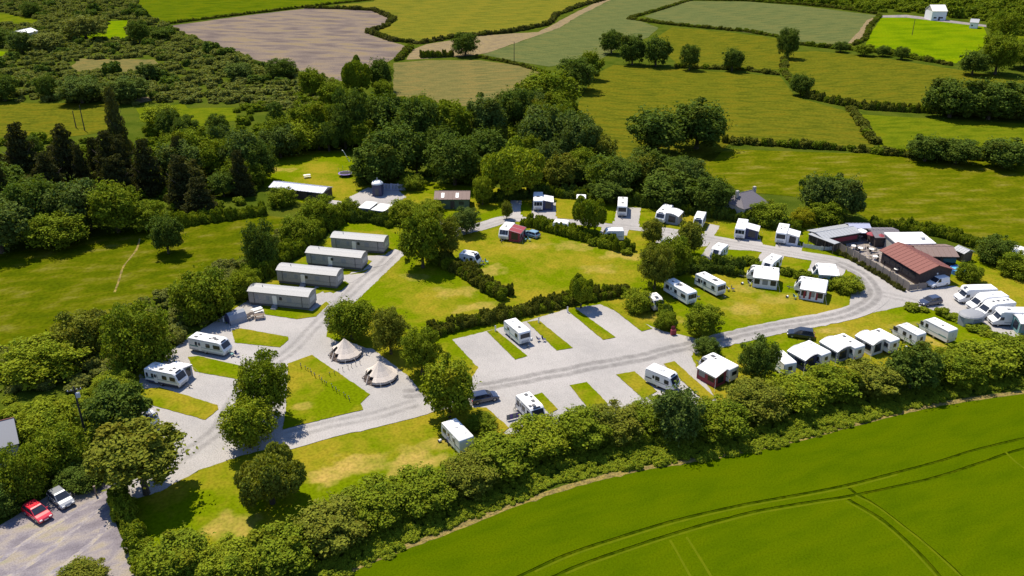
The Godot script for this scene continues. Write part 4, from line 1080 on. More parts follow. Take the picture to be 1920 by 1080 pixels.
# a window or door on a side wall: x range, y range, side of the body
func side_plate(x0: float, x1: float, y0: float, y1: float, z: float, t := 0.03) -> SurfaceTool:
	var st := begin()
	var s: float = sign(z)
	var c := minf(0.08, (x1 - x0) * 0.2)
	var ring := [Vector3(x0 + c, y0, z), Vector3(x1 - c, y0, z), Vector3(x1, y0 + c, z), Vector3(x1, y1 - c, z), Vector3(x1 - c, y1, z), Vector3(x0 + c, y1, z), Vector3(x0, y1 - c, z), Vector3(x0, y0 + c, z)]
	var o := Vector3(0, 0, s * t)
	var inn := Vector3(0, 0, -s * 0.02)
	for i in 8:
		var j := (i + 1) % 8
		if i > 0 and i < 7: tri(st, ring[0] + o, ring[i] + o, ring[i + 1] + o)
		quad(st, ring[i] + inn, ring[j] + inn, ring[j] + o, ring[i] + o)
	return st

func wheel(parent: Node, x: float, z: float, r := 0.32, w := 0.2):
	var st := begin()
	tube(st, Vector3(x, r, z - w / 2), Vector3(x, r, z + w / 2), r, r, 14)
	var o := part("wheel", st, M.rubber, parent)
	st = begin()
	var s: float = sign(z)
	tube(st, Vector3(x, r, z + s * (w / 2 - 0.02)), Vector3(x, r, z + s * (w / 2 + 0.02)), r * 0.62, r * 0.55, 10)
	part("rim", st, M.steel, o)

# a touring caravan, nose towards +x. o: H, W, front (dark, triple, small), skirt, hatches [[x, z, size, dark]], windows [[x0, x1]], door x
func caravan(label: String, v: Array, o: Dictionary, group := "touring caravans on the pitches") -> Node3D:
	var root := thing("caravan", label, "caravan", Vector3(v[0], o.get("y", 0.05), v[1]), v[2], group)
	var L: float = v[3] + 0.35
	var W: float = o.get("W", 2.25)
	var H: float = o.get("H", 2.6)
	var h: float = L / 2
	var body: Material = M[o.get("body", "white")]
	var flat: bool = o.get("flat", false)
	var prof := PackedVector2Array([Vector2(-h, 0.42), Vector2(-h - 0.03, 1.2), Vector2(-h + 0.02, H - 0.28), Vector2(-h + 0.09, H - 0.1), Vector2(-h + 0.25, H)])
	if flat:
		prof.append_array(PackedVector2Array([Vector2(h - 0.35, H), Vector2(h - 0.16, H - 0.1), Vector2(h - 0.08, H - 0.3), Vector2(h, 1.25), Vector2(h - 0.02, 0.9), Vector2(h - 0.1, 0.42)]))
	else:
		prof.append_array(PackedVector2Array([Vector2(h - 1.15, H), Vector2(h - 0.85, H - 0.08), Vector2(h - 0.62, H - 0.28), Vector2(h - 0.08, 1.35), Vector2(h + 0.02, 1.15), Vector2(h + 0.02, 0.85), Vector2(h - 0.12, 0.42)]))
	var st := begin()
	loft(st, prof, W, 0.07)
	part("body", st, body, root)
	# roof skin, a touch brighter, with a raised rim
	st = begin()
	box(st, Vector3(-0.35 if not flat else 0.0, H - 0.01, 0), Vector3(L - (1.75 if not flat else 0.8), 0.035, W - 0.3), 0.02)
	part("roof_panel", st, M.roof_white, root)
	for hq in o.get("hatches", [[-h * 0.45, 0.0, 0.42, false], [h * 0.25, 0.0, 0.6, true]]):
		st = begin()
		box(st, Vector3(hq[0], H + 0.025, hq[1]), Vector3(hq[2] * 1.2, 0.09, hq[2]), 0.03)
		part("roof_hatch", st, M.dark_grey if hq[3] else M.grey_panel, root)
	# skirt band
	if o.has("skirt"):
		for s in [-1.0, 1.0]:
			part("skirt_band", side_plate(-h + 0.08, h - 0.2, 0.44, 0.72, s * W / 2, 0.02), M[o.skirt], root)
	# moulded trim and decal bands along the sides, and the front locker lid
	var trim: String = ["grey_panel", "mid_grey", "navy", "awning_teal"][rng.randi() % 4]
	for s in [-1.0, 1.0]:
		part("decal_band", side_plate(-h + 0.1, h - 0.35, 1.12, 1.2, s * W / 2, 0.012), M[trim], root)
		part("decal_flash", side_plate(-h + 0.25, -h * 0.35, 1.2, 1.34, s * W / 2, 0.014), M[trim], root)
	st = begin()
	box(st, Vector3(h - 0.03, 0.55, 0), Vector3(0.12, 0.42, W * 0.6), 0.04)
	part("front_locker", st, M.grey_panel, root)
	# awning rail strip along the eaves
	for s in [-1.0, 1.0]:
		part("awning_rail", side_plate(-h + 0.2, h - 1.0, H - 0.2, H - 0.14, s * W / 2, 0.02), M.grey_panel, root)
	var wins: Array = o.get("windows", [[-0.82, -0.55], [-0.2, 0.12], [0.4, 0.72]])
	for s in [-1.0, 1.0]:
		for q in wins:
			var fr := part("window", side_plate(q[0] * h, q[1] * h, 1.35, 2.0, s * W / 2, 0.03), M.glass, root)
			part("window_frame", side_plate(q[0] * h - 0.05, q[1] * h + 0.05, 1.3, 2.05, s * W / 2, 0.015), M.mid_grey, fr)
	var ds: float = o.get("door_side", 1.0)
	var dx: float = o.get("door", -0.36) * h
	var door := part("door", side_plate(dx - 0.3, dx + 0.3, 0.5, 2.25, ds * W / 2, 0.035), body, root)
	part("door_window", side_plate(dx - 0.19, dx + 0.19, 1.45, 2.0, ds * (W / 2 + 0.035), 0.02), M.glass, door)
	part("locker_hatch", side_plate(h * 0.3, h * 0.55, 0.6, 0.95, -ds * W / 2, 0.02), M.grey_panel, root)
	# front windows
	var f: String = o.get("front", "dark")
	var top := Vector2(h - 0.60, H - 0.33) if not flat else Vector2(h - 0.09, H - 0.4)
	var bot := Vector2(h - 0.14, 1.45) if not flat else Vector2(h - 0.01, 1.4)
	var zs := [[-0.86, 0.86]]
	if f == "triple": zs = [[-0.88, -0.4], [-0.34, 0.34], [0.4, 0.88]]
	elif f == "small": zs = [[-0.55, 0.55]]
	for q in zs:
		st = begin()
		var za: float = q[0] * (W / 2 - 0.06)
		var zb: float = q[1] * (W / 2 - 0.06)
		plate(st, Vector3(bot.x, bot.y, za), Vector3(bot.x, bot.y, zb), Vector3(top.x, top.y, zb * 0.97), Vector3(top.x, top.y, za * 0.97), Vector3(1, 0.5, 0), 0.04)
		part("front_window", st, M.glass, root)
	if f == "dark":
		# big sunroof that carries the dark glass on up the slope
		st = begin()
		plate(st, Vector3(h - 0.66, H - 0.22, -0.6), Vector3(h - 0.66, H - 0.22, 0.6), Vector3(h - 0.9, H - 0.06, 0.55), Vector3(h - 0.9, H - 0.06, -0.55), Vector3(0.3, 1, 0), 0.03)
		part("sun_roof", st, M.glass, root)
	# rear window
	st = begin()
	var rw: float = o.get("rear", 0.35)
	plate(st, Vector3(-h - 0.02, 1.35, -rw), Vector3(-h - 0.02, 1.35, rw), Vector3(-h + 0.005, 2.0, rw), Vector3(-h + 0.005, 2.0, -rw), Vector3(-1, 0, 0), 0.03)
	part("rear_window", st, M.glass, root)
	for s in [-1.0, 1.0]:
		st = begin()
		box(st, Vector3(-h - 0.03, 0.62, s * (W / 2 - 0.18)), Vector3(0.05, 0.3, 0.16))
		part("tail_lamp", st, M.tail_lamp, root)
	st = begin()
	box(st, Vector3(0, 0.30, 0), Vector3(L - 0.5, 0.13, W - 0.4))
	part("chassis", st, M.dark_grey, root)
	for s in [-1.0, 1.0]:
		wheel(root, -0.15 * L * 0.3, s * (W / 2 - 0.12))
	# draw bar, coupling, jockey wheel and corner steadies
	st = begin()
	tube(st, Vector3(h - 0.2, 0.42, 0.45), Vector3(h + 1.15, 0.42, 0.02), 0.04, 0.04)
	tube(st, Vector3(h - 0.2, 0.42, -0.45), Vector3(h + 1.15, 0.42, -0.02), 0.04, 0.04)
	box(st, Vector3(h + 1.2, 0.38, 0), Vector3(0.35, 0.16, 0.12), 0.03)
	part("draw_bar", st, M.dark_grey, root)
	st = begin()
	tube(st, Vector3(h + 0.95, 0.18, 0.14), Vector3(h + 0.95, 0.75, 0.14), 0.03, 0.03)
	tube(st, Vector3(h + 0.95, 0.11, 0.09), Vector3(h + 0.95, 0.11, 0.19), 0.11, 0.11, 10)
	part("jockey_wheel", st, M.dark_grey, root)
	for q in [[-h + 0.35, -1], [-h + 0.35, 1], [h - 0.55, -1], [h - 0.55, 1]]:
		st = begin()
		tube(st, Vector3(q[0], 0.35, q[1] * (W / 2 - 0.3)), Vector3(q[0], 0.0, q[1] * (W / 2 - 0.22)), 0.025, 0.025, 5)
		part("corner_steady", st, M.dark_grey, root)
	return root

# an awning pitched against a caravan's side: side, x range along it, depth, wall and roof materials, arched or sloping
func awning(label: String, v: Array, side: float, x0: float, x1: float, depth: float, wall: String, roof: String, arched := false, y := 0.05, group := "awnings beside the caravans", h0 := 2.5, h1 := 2.05) -> Node3D:
	var root := thing("awning", label, "awning", Vector3(v[0], y, v[1]), v[2], group)
	var zi := side * 1.16
	var zo := side * (1.16 + depth)
	var rows := [[0.0, h0], [1.0, h1]]
	if arched:
		rows = []
		for i in 6:
			var t := i / 5.0
			rows.append([t, lerpf(h0, h1, t) + 0.28 * sin(PI * t)])
	var ext := 0.12
	for i in rows.size() - 1:
		var st := begin()
		var za := lerpf(zi, zo + side * ext, rows[i][0])
		var zb := lerpf(zi, zo + side * ext, rows[i + 1][0])
		plate(st, Vector3(x0 - ext, rows[i][1], za), Vector3(x1 + ext, rows[i][1], za), Vector3(x1 + ext, rows[i + 1][1], zb), Vector3(x0 - ext, rows[i + 1][1], zb), Vector3.UP, 0.04)
		part("roof", st, M[roof], root)
	# the beams that hold the roof out, and a valance along its front edge
	var nb: int = 4 if arched else 3
	for k in nb:
		var bs := begin()
		var bx := lerpf(x0, x1, k / (nb - 1.0))
		for i in rows.size() - 1:
			tube(bs, Vector3(bx, rows[i][1] + 0.05, lerpf(zi, zo, rows[i][0])), Vector3(bx, rows[i + 1][1] + 0.05, lerpf(zi, zo, rows[i + 1][0])), 0.045, 0.045, 5)
		part("beam", bs, M.mid_grey if arched else M.grey_panel, root)
	part("valance", side_plate(x0 - ext, x1 + ext, h1 - 0.2, h1 + 0.02, zo + side * ext, 0.02), M.grey_panel, root)
	# front wall with windows
	var st := begin()
	quad(st, Vector3(x0, 0, zo), Vector3(x1, 0, zo), Vector3(x1, h1, zo), Vector3(x0, h1, zo))
	quad(st, Vector3(x0, 0, zo - side * 0.03), Vector3(x1, 0, zo - side * 0.03), Vector3(x1, h1, zo - side * 0.03), Vector3(x0, h1, zo - side * 0.03))
	part("front_wall", st, M[wall], root)
	var n: int = max(2, int((x1 - x0) / 1.3))
	for i in n:
		var a := lerpf(x0, x1, (i + 0.16) / n)
		var b := lerpf(x0, x1, (i + 0.84) / n)
		part("window", side_plate(a, b, 0.75, h1 - 0.25, zo, 0.015), M.glass if i % 2 == 0 else M.mid_grey, root)
	for x in [x0, x1]:
		st = begin()
		for i in rows.size() - 1:
			var za := lerpf(zi, zo, rows[i][0])
			var zb := lerpf(zi, zo, rows[i + 1][0])
			quad(st, Vector3(x, 0, za), Vector3(x, 0, zb), Vector3(x, rows[i + 1][1], zb), Vector3(x, rows[i][1], za))
		part("side_wall", st, M[wall], root)
		st = begin()
		var o := 0.02 if x == x1 else -0.02
		plate(st, Vector3(x, 0.5, lerpf(zi, zo, 0.2)), Vector3(x, 0.5, lerpf(zi, zo, 0.8)), Vector3(x, h1 - 0.15, lerpf(zi, zo, 0.8)), Vector3(x, h1 + 0.05, lerpf(zi, zo, 0.25)), Vector3(o, 0, 0), 0.02)
		part("window", st, M.glass, root)
		st = begin()
		tube(st, Vector3(x, 0, zo), Vector3(x, h1, zo), 0.03, 0.03)
		part("pole", st, M.awning_grey, root)
	for q in [[x0, -1.0], [x1, 1.0]]:
		st = begin()
		tube(st, Vector3(q[0], h1, zo), Vector3(q[0] + q[1] * 0.7, 0, zo + side * 0.9), 0.012, 0.012, 4)
		part("guy_line", st, M.awning_white, root)
	return root

# a car, nose towards +x
func car(called: String, label: String, category: String, v: Array, paint: String, o: Dictionary) -> Node3D:
	var root := thing(called, label, category, Vector3(v[0], o.get("y", 0.06), v[1]), v[2], "parked cars")
	var L: float = o.get("L", v[3])
	var W: float = o.get("W", 1.78)
	var h := L / 2
	var H: float = o.get("H", 1.48)
	var b: float = o.get("belt", 0.92)
	var p: Material = M[paint]
	var st := begin()
	var prof := PackedVector2Array([Vector2(-h + 0.05, 0.24), Vector2(-h, 0.5), Vector2(-h + 0.04, b - 0.12), Vector2(-h + 0.18, b), Vector2(h - 1.25, b + 0.02), Vector2(h - 0.5, b - 0.1), Vector2(h - 0.12, b - 0.26), Vector2(h, b - 0.42), Vector2(h - 0.02, 0.3), Vector2(h - 0.12, 0.24)])
	loft(st, prof, W, 0.09)
	part("body", st, p, root)
	# cabin: rear foot, rear top, front top, front foot
	var rs: float = o.get("rear", 0.35)
	var A := Vector2(-h + 0.12, b - 0.02)
	var B := Vector2(-h + 0.12 + rs, H - 0.07)
	var B2 := Vector2(-h + 0.3 + rs, H)
	var C2 := Vector2(h - o.get("hood", 1.95) - 0.12, H - 0.01)
	var C := Vector2(h - o.get("hood", 1.95) + 0.08, H - 0.06)
	var D := Vector2(h - o.get("hood", 1.95) + 0.95, b)
	st = begin()
	loft(st, PackedVector2Array([A, B, B2, C2, C, D]), W - 0.1, 0.05, 0.17)
	part("cabin", st, p, root)
	var zb := W / 2 - 0.06
	var zt := W / 2 - 0.22
	var m := func(q: Vector2, z: float): return Vector3(q.x, q.y, z)
	st = begin()
	var lo := D.lerp(C, 0.08)
	var hi := D.lerp(C, 0.95)
	plate(st, m.call(lo, -zb * 0.93), m.call(lo, zb * 0.93), m.call(hi, zt * 0.97), m.call(hi, -zt * 0.97), Vector3(1, 1, 0), 0.02)
	part("windscreen", st, M.glass, root)
	st = begin()
	lo = A.lerp(B, 0.2)
	hi = A.lerp(B, 0.92)
	plate(st, m.call(lo, -zb * 0.9), m.call(lo, zb * 0.9), m.call(hi, zt * 0.95), m.call(hi, -zt * 0.95), Vector3(-1, 0.6, 0), 0.02)
	part("rear_window", st, M.glass, root)
	var y0 := b + 0.04
	var y1 := H - 0.1
	var zat := func(y: float): return lerpf(zb + 0.01, zt + 0.01, (y - b) / (H - b))
	var xr := A.x + 0.16
	var xf := D.x - 0.22
	for s in [-1.0, 1.0]:
		var cuts := [[xr + 0.05, lerpf(xr, xf, 0.36)], [lerpf(xr, xf, 0.4), lerpf(xr, xf, 0.66)], [lerpf(xr, xf, 0.7), xf]]
		if o.get("panel_van", false): cuts = [[lerpf(xr, xf, 0.66), xf]]
		for k in cuts.size():
			var xa: float = cuts[k][0]
			var xb: float = cuts[k][1]
			st = begin()
			var xt := xb if k < cuts.size() - 1 else C.x - 0.02
			var xl := xa if k > 0 or cuts.size() == 1 else xa + rs * 0.7
			plate(st, Vector3(xa, y0, s * zat.call(y0)), Vector3(xb, y0, s * zat.call(y0)), Vector3(xt, y1, s * zat.call(y1)), Vector3(xl, y1, s * zat.call(y1)), Vector3(0, 0.2, s), 0.02)
			part("side_window", st, M.glass, root)
		st = begin()
		box(st, Vector3(h - 0.1, b - 0.42, s * (W / 2 - 0.3)), Vector3(0.26, 0.14, 0.34), 0.04)
		part("headlight", st, M.lamp, root)
		st = begin()
		box(st, Vector3(-h + 0.03, b - 0.3, s * (W / 2 - 0.2)), Vector3(0.12, 0.2, 0.24), 0.03)
		part("tail_lamp", st, M.tail_lamp, root)
		st = begin()
		box(st, Vector3(D.x - 0.35, b - 0.02, s * (W / 2 + 0.08)), Vector3(0.12, 0.14, 0.2), 0.03)
		part("wing_mirror", st, p, root)
		for x in [h - 0.82, -h + 0.78]:
			wheel(root, x, s * (W / 2 - 0.1), 0.32, 0.21)
	st = begin()
	box(st, Vector3(h - 0.05, 0.34, 0), Vector3(0.12, 0.16, W * 0.55), 0.03)
	part("grille", st, M.rubber, root)
	st = begin()
	box(st, Vector3(h + 0.005, 0.36, 0), Vector3(0.03, 0.11, 0.5))
	part("number_plate", st, M.lamp, root)
	return root

func motorhome(label: String, v: Array, o := {}) -> Node3D:
	var root := thing("motorhome", label, "motorhome", Vector3(v[0], 0.06, v[1]), v[2], "motorhomes parked on the right")
	var L: float = v[3] + 0.9
	var h := L / 2
	var W := 2.25
	var H: float = o.get("H", 2.85)
	var over: bool = o.get("overcab", false)
	var prof := PackedVector2Array([Vector2(-h, 0.4), Vector2(-h - 0.03, 1.3), Vector2(-h + 0.03, H - 0.12), Vector2(-h + 0.2, H)])
	if over:
		prof.append_array(PackedVector2Array([Vector2(h - 1.5, H + 0.05), Vector2(h - 1.1, H - 0.12), Vector2(h - 0.95, H - 0.55), Vector2(h - 1.3, 2.05)]))
	else:
		prof.append_array(PackedVector2Array([Vector2(h - 2.4, H), Vector2(h - 1.8, H - 0.3), Vector2(h - 1.5, 2.1)]))
	prof.append_array(PackedVector2Array([Vector2(h - 0.78, 1.3), Vector2(h - 0.15, 1.05), Vector2(h, 0.85), Vector2(h, 0.4)]))
	var st := begin()
	loft(st, prof, W, 0.08)
	part("body", st, M.white, root)
	st = begin()
	var t := Vector2(h - 1.28, 2.03) if over else Vector2(h - 1.5, 2.1)
	var d := Vector2(h - 0.78, 1.3)
	plate(st, Vector3(d.x - 0.04, d.y + 0.05, -0.92), Vector3(d.x - 0.04, d.y + 0.05, 0.92), Vector3(t.x + 0.03, t.y - 0.04, 0.85), Vector3(t.x + 0.03, t.y - 0.04, -0.85), Vector3(1, 1, 0), 0.03)
	part("windscreen", st, M.glass, root)
	for s in [-1.0, 1.0]:
		part("cab_window", side_plate(h - 1.75, h - 1.05, 1.3, 1.9, s * W / 2), M.glass, root)
		for q in [[-0.85, -0.5], [-0.3, 0.05]]:
			part("window", side_plate(q[0] * h, q[1] * h, 1.5, 2.15, s * W / 2), M.glass, root)
		part("stripe", side_plate(-h + 0.1, h - 1.9, 0.75, 0.95, s * W / 2, 0.015), M.grey_panel, root)
		st = begin()
		box(st, Vector3(h - 0.06, 0.75, s * 0.82), Vector3(0.22, 0.2, 0.36), 0.04)
		part("headlight", st, M.lamp, root)
		st = begin()
		box(st, Vector3(h - 1.0, 1.35, s * (W / 2 + 0.16)), Vector3(0.14, 0.32, 0.24), 0.04)
		part("wing_mirror", st, M.dark_grey, root)
		for x in [h - 0.95, -h + 1.5]:
			wheel(root, x, s * (W / 2 - 0.12), 0.34, 0.22)
	part("door", side_plate(0.12 * h, 0.12 * h + 0.65, 0.5, 2.2, W / 2), M.roof_white, root)
	for q in o.get("hatches", [[-0.6, 0.5, true], [-0.1, 0.45, false], [0.25, 0.6, true]]):
		st = begin()
		box(st, Vector3(q[0] * h, H - 0.01, 0), Vector3(q[1] * 1.2, 0.11, q[1]), 0.03)
		part("roof_hatch", st, M.dark_grey if q[2] else M.grey_panel, root)
	st = begin()
	box(st, Vector3(0, 0.28, 0), Vector3(L - 0.6, 0.14, W - 0.3))
	part("chassis", st, M.dark_grey, root)
	st = begin()
	box(st, Vector3(h - 0.03, 0.55, 0), Vector3(0.1, 0.2, 1.0), 0.03)
	part("grille", st, M.rubber, root)
	return root

func vehicles():
	var a: Array
	# touring caravans
	caravan("white caravan with small side windows standing alone by the boundary hedge, tail to the hedge", [-7.51, -97.43, 121.72, 5.06], {"front": "triple", "rear": 0.0001, "hatches": [[-1.5, 0.5, 0.3, false], [0.4, 0.0, 0.5, false]], "door_side": -1.0, "windows": [[-0.5, -0.3], [0.05, 0.25], [0.45, 0.8]], "flat": true})
	caravan("white caravan with one dark front window between two grass strips on the pitch row", [0.88, -127.84, -60.62, 5.1], {"front": "dark", "flat": true, "hatches": [[0.9, 0.1, 0.5, true], [-1.6, 0.0, 0.5, false]], "windows": [[-0.55, -0.3], [0.45, 0.75]]})
	caravan("left of the two long white caravans on the lawn beside the light bush", [31.34, -143.55, -61.07, 6.66], {"front": "triple", "flat": true, "H": 2.65, "hatches": [[-2.0, 0.2, 0.35, true], [-0.2, 0.0, 0.8, true]], "windows": [[-0.8, -0.55], [-0.1, 0.1], [0.45, 0.8]]})
	caravan("right of the two long white caravans on the lawn, with a long roof light", [37.64, -146.86, -59.7, 5.88], {"front": "triple", "flat": true, "H": 2.65, "hatches": [[-2.0, 0.0, 0.4, true], [1.2, 0.0, 0.8, true]], "windows": [[-0.7, -0.5], [-0.2, 0.0], [0.5, 0.75]]})
	caravan("small cream caravan half hidden by trees left of the two long caravans", [26.03, -139.42, -72.41, 3.03], {"front": "triple", "body": "cream", "H": 2.4, "W": 2.0})
	caravan("white caravan with a square rear window, second from the right end of the lower row", [67.03, -126.97, 115.39, 4.65], {"front": "dark", "W": 2.1, "rear": 0.3, "hatches": [[1.2, 0.0, 0.5, false], [-1.2, -0.3, 0.3, false]], "windows": [[-0.55, -0.4], [-0.1, 0.15], [0.6, 0.95]], "door_side": 1.0})
	caravan("white caravan with a swoosh on its side at the right end of the lower row", [72.7, -128.62, 115.49, 5.4], {"front": "dark", "rear": 0.0001, "hatches": [[1.4, 0.3, 0.5, false], [-0.9, -0.4, 0.35, true]], "windows": [[0.4, 0.58], [0.75, 0.95]], "door_side": 1.0})
	caravan("white caravan with dark blue front window, upper of the two at the left pitches", [-49.81, -123.4, -19.38, 6.6], {"front": "dark", "skirt": "grey_panel", "hatches": [[-2.2, 0.5, 0.5, true], [-1.9, -0.3, 0.35, true], [0.4, 0.3, 0.35, true], [0.9, -0.1, 0.5, true], [1.6, 0.2, 0.55, true]], "windows": [[-0.6, -0.5], [0.0, 0.22], [0.42, 0.78]]})
	a = [-53.41, -113.48, -18.82, 5.95]
	caravan("white caravan with navy skirt and big black front window at the left pitches", a, {"front": "dark", "skirt": "navy", "H": 2.7, "hatches": [[-1.9, -0.4, 0.4, false], [-0.3, 0.5, 0.55, true], [1.4, 0.4, 0.45, true], [1.5, -0.3, 0.4, true]], "windows": [[-0.9, -0.8], [-0.6, -0.25], [0.05, 0.3], [0.5, 0.8]]})
	awning("white canopy on the far side of the navy skirted caravan", a, -1.0, -0.4, 2.4, 1.8, "awning_grey", "awning_white")
	caravan("caravan mostly hidden behind the dark large-leaved tree, blue lower panel showing", [-51.53, -101.44, -20.86, 1.51], {"front": "dark", "skirt": "navy", "H": 2.3})
	caravan("white caravan with dark roof vents partly behind the tree on the central lawn", [-8.48, -159.25, -22.09, 3.68], {"front": "dark", "hatches": [[-1.2, 0.3, 0.4, true], [0.5, -0.2, 0.5, true], [1.2, 0.2, 0.4, true]], "windows": [[-0.5, -0.2], [0.2, 0.5]]})
	a = [-1.1, -174.34, -108.29, 4.75]
	caravan("white caravan with a red awning at the top of the central lawn", a, {"front": "triple", "hatches": [[0.4, 0.0, 0.5, true]]})
	awning("dark red awning beside the caravan on the central lawn", a, -1.0, -1.6, 2.3, 2.6, "awning_red", "awning_red")
	# upper row
	a = [6.25, -193.74, -91.59, 6.17]
	caravan("leftmost caravan of the upper row, facing the camera beside a navy awning", a, {"front": "triple", "H": 2.7, "flat": true, "hatches": [[0.6, 0.0, 0.6, true]]})
	awning("navy awning with white roof, leftmost in the upper row", a, -1.0, -1.5, 2.6, 2.4, "awning_navy", "awning_white")
	caravan("upper row caravan half hidden behind the light green tree", [16.46, -192.2, -94.2, 6.1], {"front": "triple", "hatches": [[1.0, 0.0, 0.5, true]]})
	caravan("narrow white caravan with a black front window standing alone in the upper row", [25.99, -189.76, -97.8, 6.38], {"front": "dark", "hatches": [[1.2, 0.0, 0.6, true], [-2.2, 0.0, 0.5, true]], "H": 2.75, "flat": true})
	a = [35.09, -185.2, -116.81, 6.4]
	caravan("upper row caravan beside a dark grey arched awning", a, {"front": "dark", "hatches": [[0.9, 0.1, 0.5, true]]})
	awning("dark grey awning with rounded white roof in the upper row", a, -1.0, -1.4, 2.4, 2.8, "awning_grey", "awning_white", true)
	caravan("small caravan with a dark rounded front window by the brownish tree", [42.41, -180.99, -110.53, 5.13], {"front": "dark", "W": 2.1, "hatches": [[-0.5, 0.0, 0.4, false]]})
	a = [50.55, -175.66, -109.97, 6.25]
	caravan("upper row caravan with three front windows beside a purple-blue awning", a, {"front": "triple", "flat": true, "hatches": [[-0.5, 0.0, 0.4, false]]})
	awning("purple-blue walled awning in the upper row", a, -1.0, -1.2, 2.2, 2.6, "awning_navy", "awning_white")
	a = [58.7, -172.6, -112.58, 5.83]
	caravan("upper row caravan with one big dark front window nearest the bar", a, {"front": "dark", "H": 2.75, "flat": true, "hatches": [[-0.9, 0.4, 0.35, true], [-0.5, -0.3, 0.35, true], [0.6, 0.3, 0.35, true]]})
	awning("white awning with dark window in the upper row nearest the bar", a, -1.0, -1.0, 2.4, 2.4, "awning_white", "awning_white")
	# second row, along the back road
	caravan("plain white caravan roof behind the central hedge, left end of the back road", [11.21, -177.09, -15.87, 3.63], {"front": "small", "hatches": []})
	caravan("white caravan with dark side window behind the central hedge on the back road", [21.93, -172.4, -180, 4.16], {"front": "small", "hatches": [[0.3, 0.0, 0.3, false]], "windows": [[-0.2, 0.6]]})
	caravan("caravan glimpsed through the trees beside the back road", [33.13, -166.57, -48.07, 2.41], {"front": "small", "hatches": []})
	caravan("white caravan roof with one vent on the back road, left of the middle bay", [42.76, -162.64, -125.3, 3.86], {"front": "small", "hatches": [[-0.3, 0.3, 0.35, true]]})
	caravan("white caravan roof with two vents on the middle back road bay", [51.84, -156.27, -127.87, 5.09], {"front": "small", "hatches": [[-0.6, 0.3, 0.4, true], [0.6, 0.0, 0.35, true]]})
	a = [61.26, -152.83, 169.36, 4.2]
	caravan("white caravan at the bend of the back road", a, {"front": "dark", "hatches": [[0.8, 0.4, 0.35, false], [-0.8, -0.4, 0.35, false]]})
	awning("pale grey awning in front of the caravan at the back road bend", a, -1.0, -2.2, 1.4, 2.2, "awning_teal", "awning_white")
	# the lawn inside the road loop
	a = [48.91, -151.55, 161.49, 5.62]
	caravan("caravan with round black side window behind the white awning, left on the loop lawn", a, {"front": "dark", "hatches": [[1.8, 0.0, 0.4, true], [0.3, 0.3, 0.3, true], [-1.8, 0.2, 0.3, true]]})
	awning("white awning with several dark windows, left on the loop lawn", a, -1.0, -2.9, 1.6, 2.6, "awning_white", "awning_white")
	a = [56.56, -146.11, 156.83, 5.49]
	caravan("caravan behind the red trimmed awning, right on the loop lawn", a, {"front": "dark", "hatches": [[1.4, 0.2, 0.4, true], [0.2, 0.2, 0.3, true], [-1.2, 0.2, 0.35, false]]})
	a = awning_with_trim(a)
	# lower row with arched awnings
	caravan("caravan cut off by the dark clipped tree, left end of the lower row", [42.76, -117.46, 106.18, 4.57], {"front": "dark", "hatches": [[0.6, 0.0, 0.35, true]], "windows": [[0.2, 0.5]]})
	a = [48.65, -120.47, 121.02, 5.13]
	caravan("lower row caravan behind the first arched awning, nearest the black car", a, {"front": "dark", "hatches": [[1.0, 0.4, 0.4, false]]})
	awning("first arched white awning with a navy porch, nearest the black car", a, -1.0, -1.9, 1.7, 2.7, "awning_navy", "awning_white", true)
	a = [54.98, -122.88, 116.46, 5.27]
	caravan("lower row caravan behind the middle arched awning", a, {"front": "dark", "hatches": [[0.9, 0.2, 0.5, true], [-0.9, -0.3, 0.35, true]]})
	awning("middle arched white awning with dark open porch", a, -1.0, -1.8, 2.0, 2.7, "awning_grey", "awning_white", true)
	a = [61.59, -124.8, 117.37, 4.82]
	caravan("lower row caravan behind the third arched awning", a, {"front": "dark", "hatches": [[1.0, 0.0, 0.5, true]]})
	awning("third arched white awning with a black doorway", a, -1.0, -1.4, 2.2, 2.6, "awning_white", "awning_white", true)
	# the gravel pitches by the hedge
	caravan("white caravan with a black wrap-round front window below the grass strips", [23.14, -112.7, -42.17, 4.72], {"front": "dark", "H": 2.7, "hatches": [[-0.2, 0.0, 0.7, false]], "windows": [[-0.25, 0.05], [0.4, 0.7]]})
	a = [32.5, -116.12, 126.96, 5.81]
	caravan("white caravan with red awning beside the dark clipped tree", a, {"front": "triple", "rear": 0.55, "hatches": [[1.3, 0.0, 0.6, true], [0.5, -0.3, 0.3, true]], "windows": [[0.3, 0.85]], "H": 2.65})
	awning("red and white awning with rosy walls beside the dark clipped tree", a, -1.0, -2.5, 1.2, 2.4, "awning_red", "awning_white", false, 0.05, "awnings beside the caravans", 2.55, 1.9)
	caravan("white caravan with four black roof squares at the gravel edge by the hedge", [2.68, -104.36, -62.17, 4.77], {"front": "dark", "hatches": [[-1.7, -0.2, 0.5, true], [-0.9, -0.6, 0.35, true], [0.2, -0.3, 0.5, true], [1.3, 0.2, 0.5, true], [1.2, 0.75, 0.4, true]]})
	# cars
	car("car", "red hatchback in the car park, lower left corner", "car", [-58.02, -82.56, -34.83, 5.49], "car_red", {"L": 4.1, "y": 0.16})
	car("car", "silver hatchback parked beside the red one", "car", [-56.37, -85.17, -38.5, 4.94], "car_silver", {"L": 4.0, "y": 0.16})
	car("car", "dark car half under the full green tree", "car", [-4.14, -108.5, 21.24, 4.06], "car_navy", {"L": 4.3, "y": 0.12})
	car("car", "black estate car on the grass by the lower row", "car", [49.4, -128.5, 162.9, 3.92], "car_black", {"L": 4.5, "H": 1.62, "W": 1.85, "y": 0.03})
	car("car", "dark blue car on the gravel by the motorhomes", "car", [77.11, -141.11, -162.04, 4.34], "car_navy", {"L": 4.2, "H": 1.5})
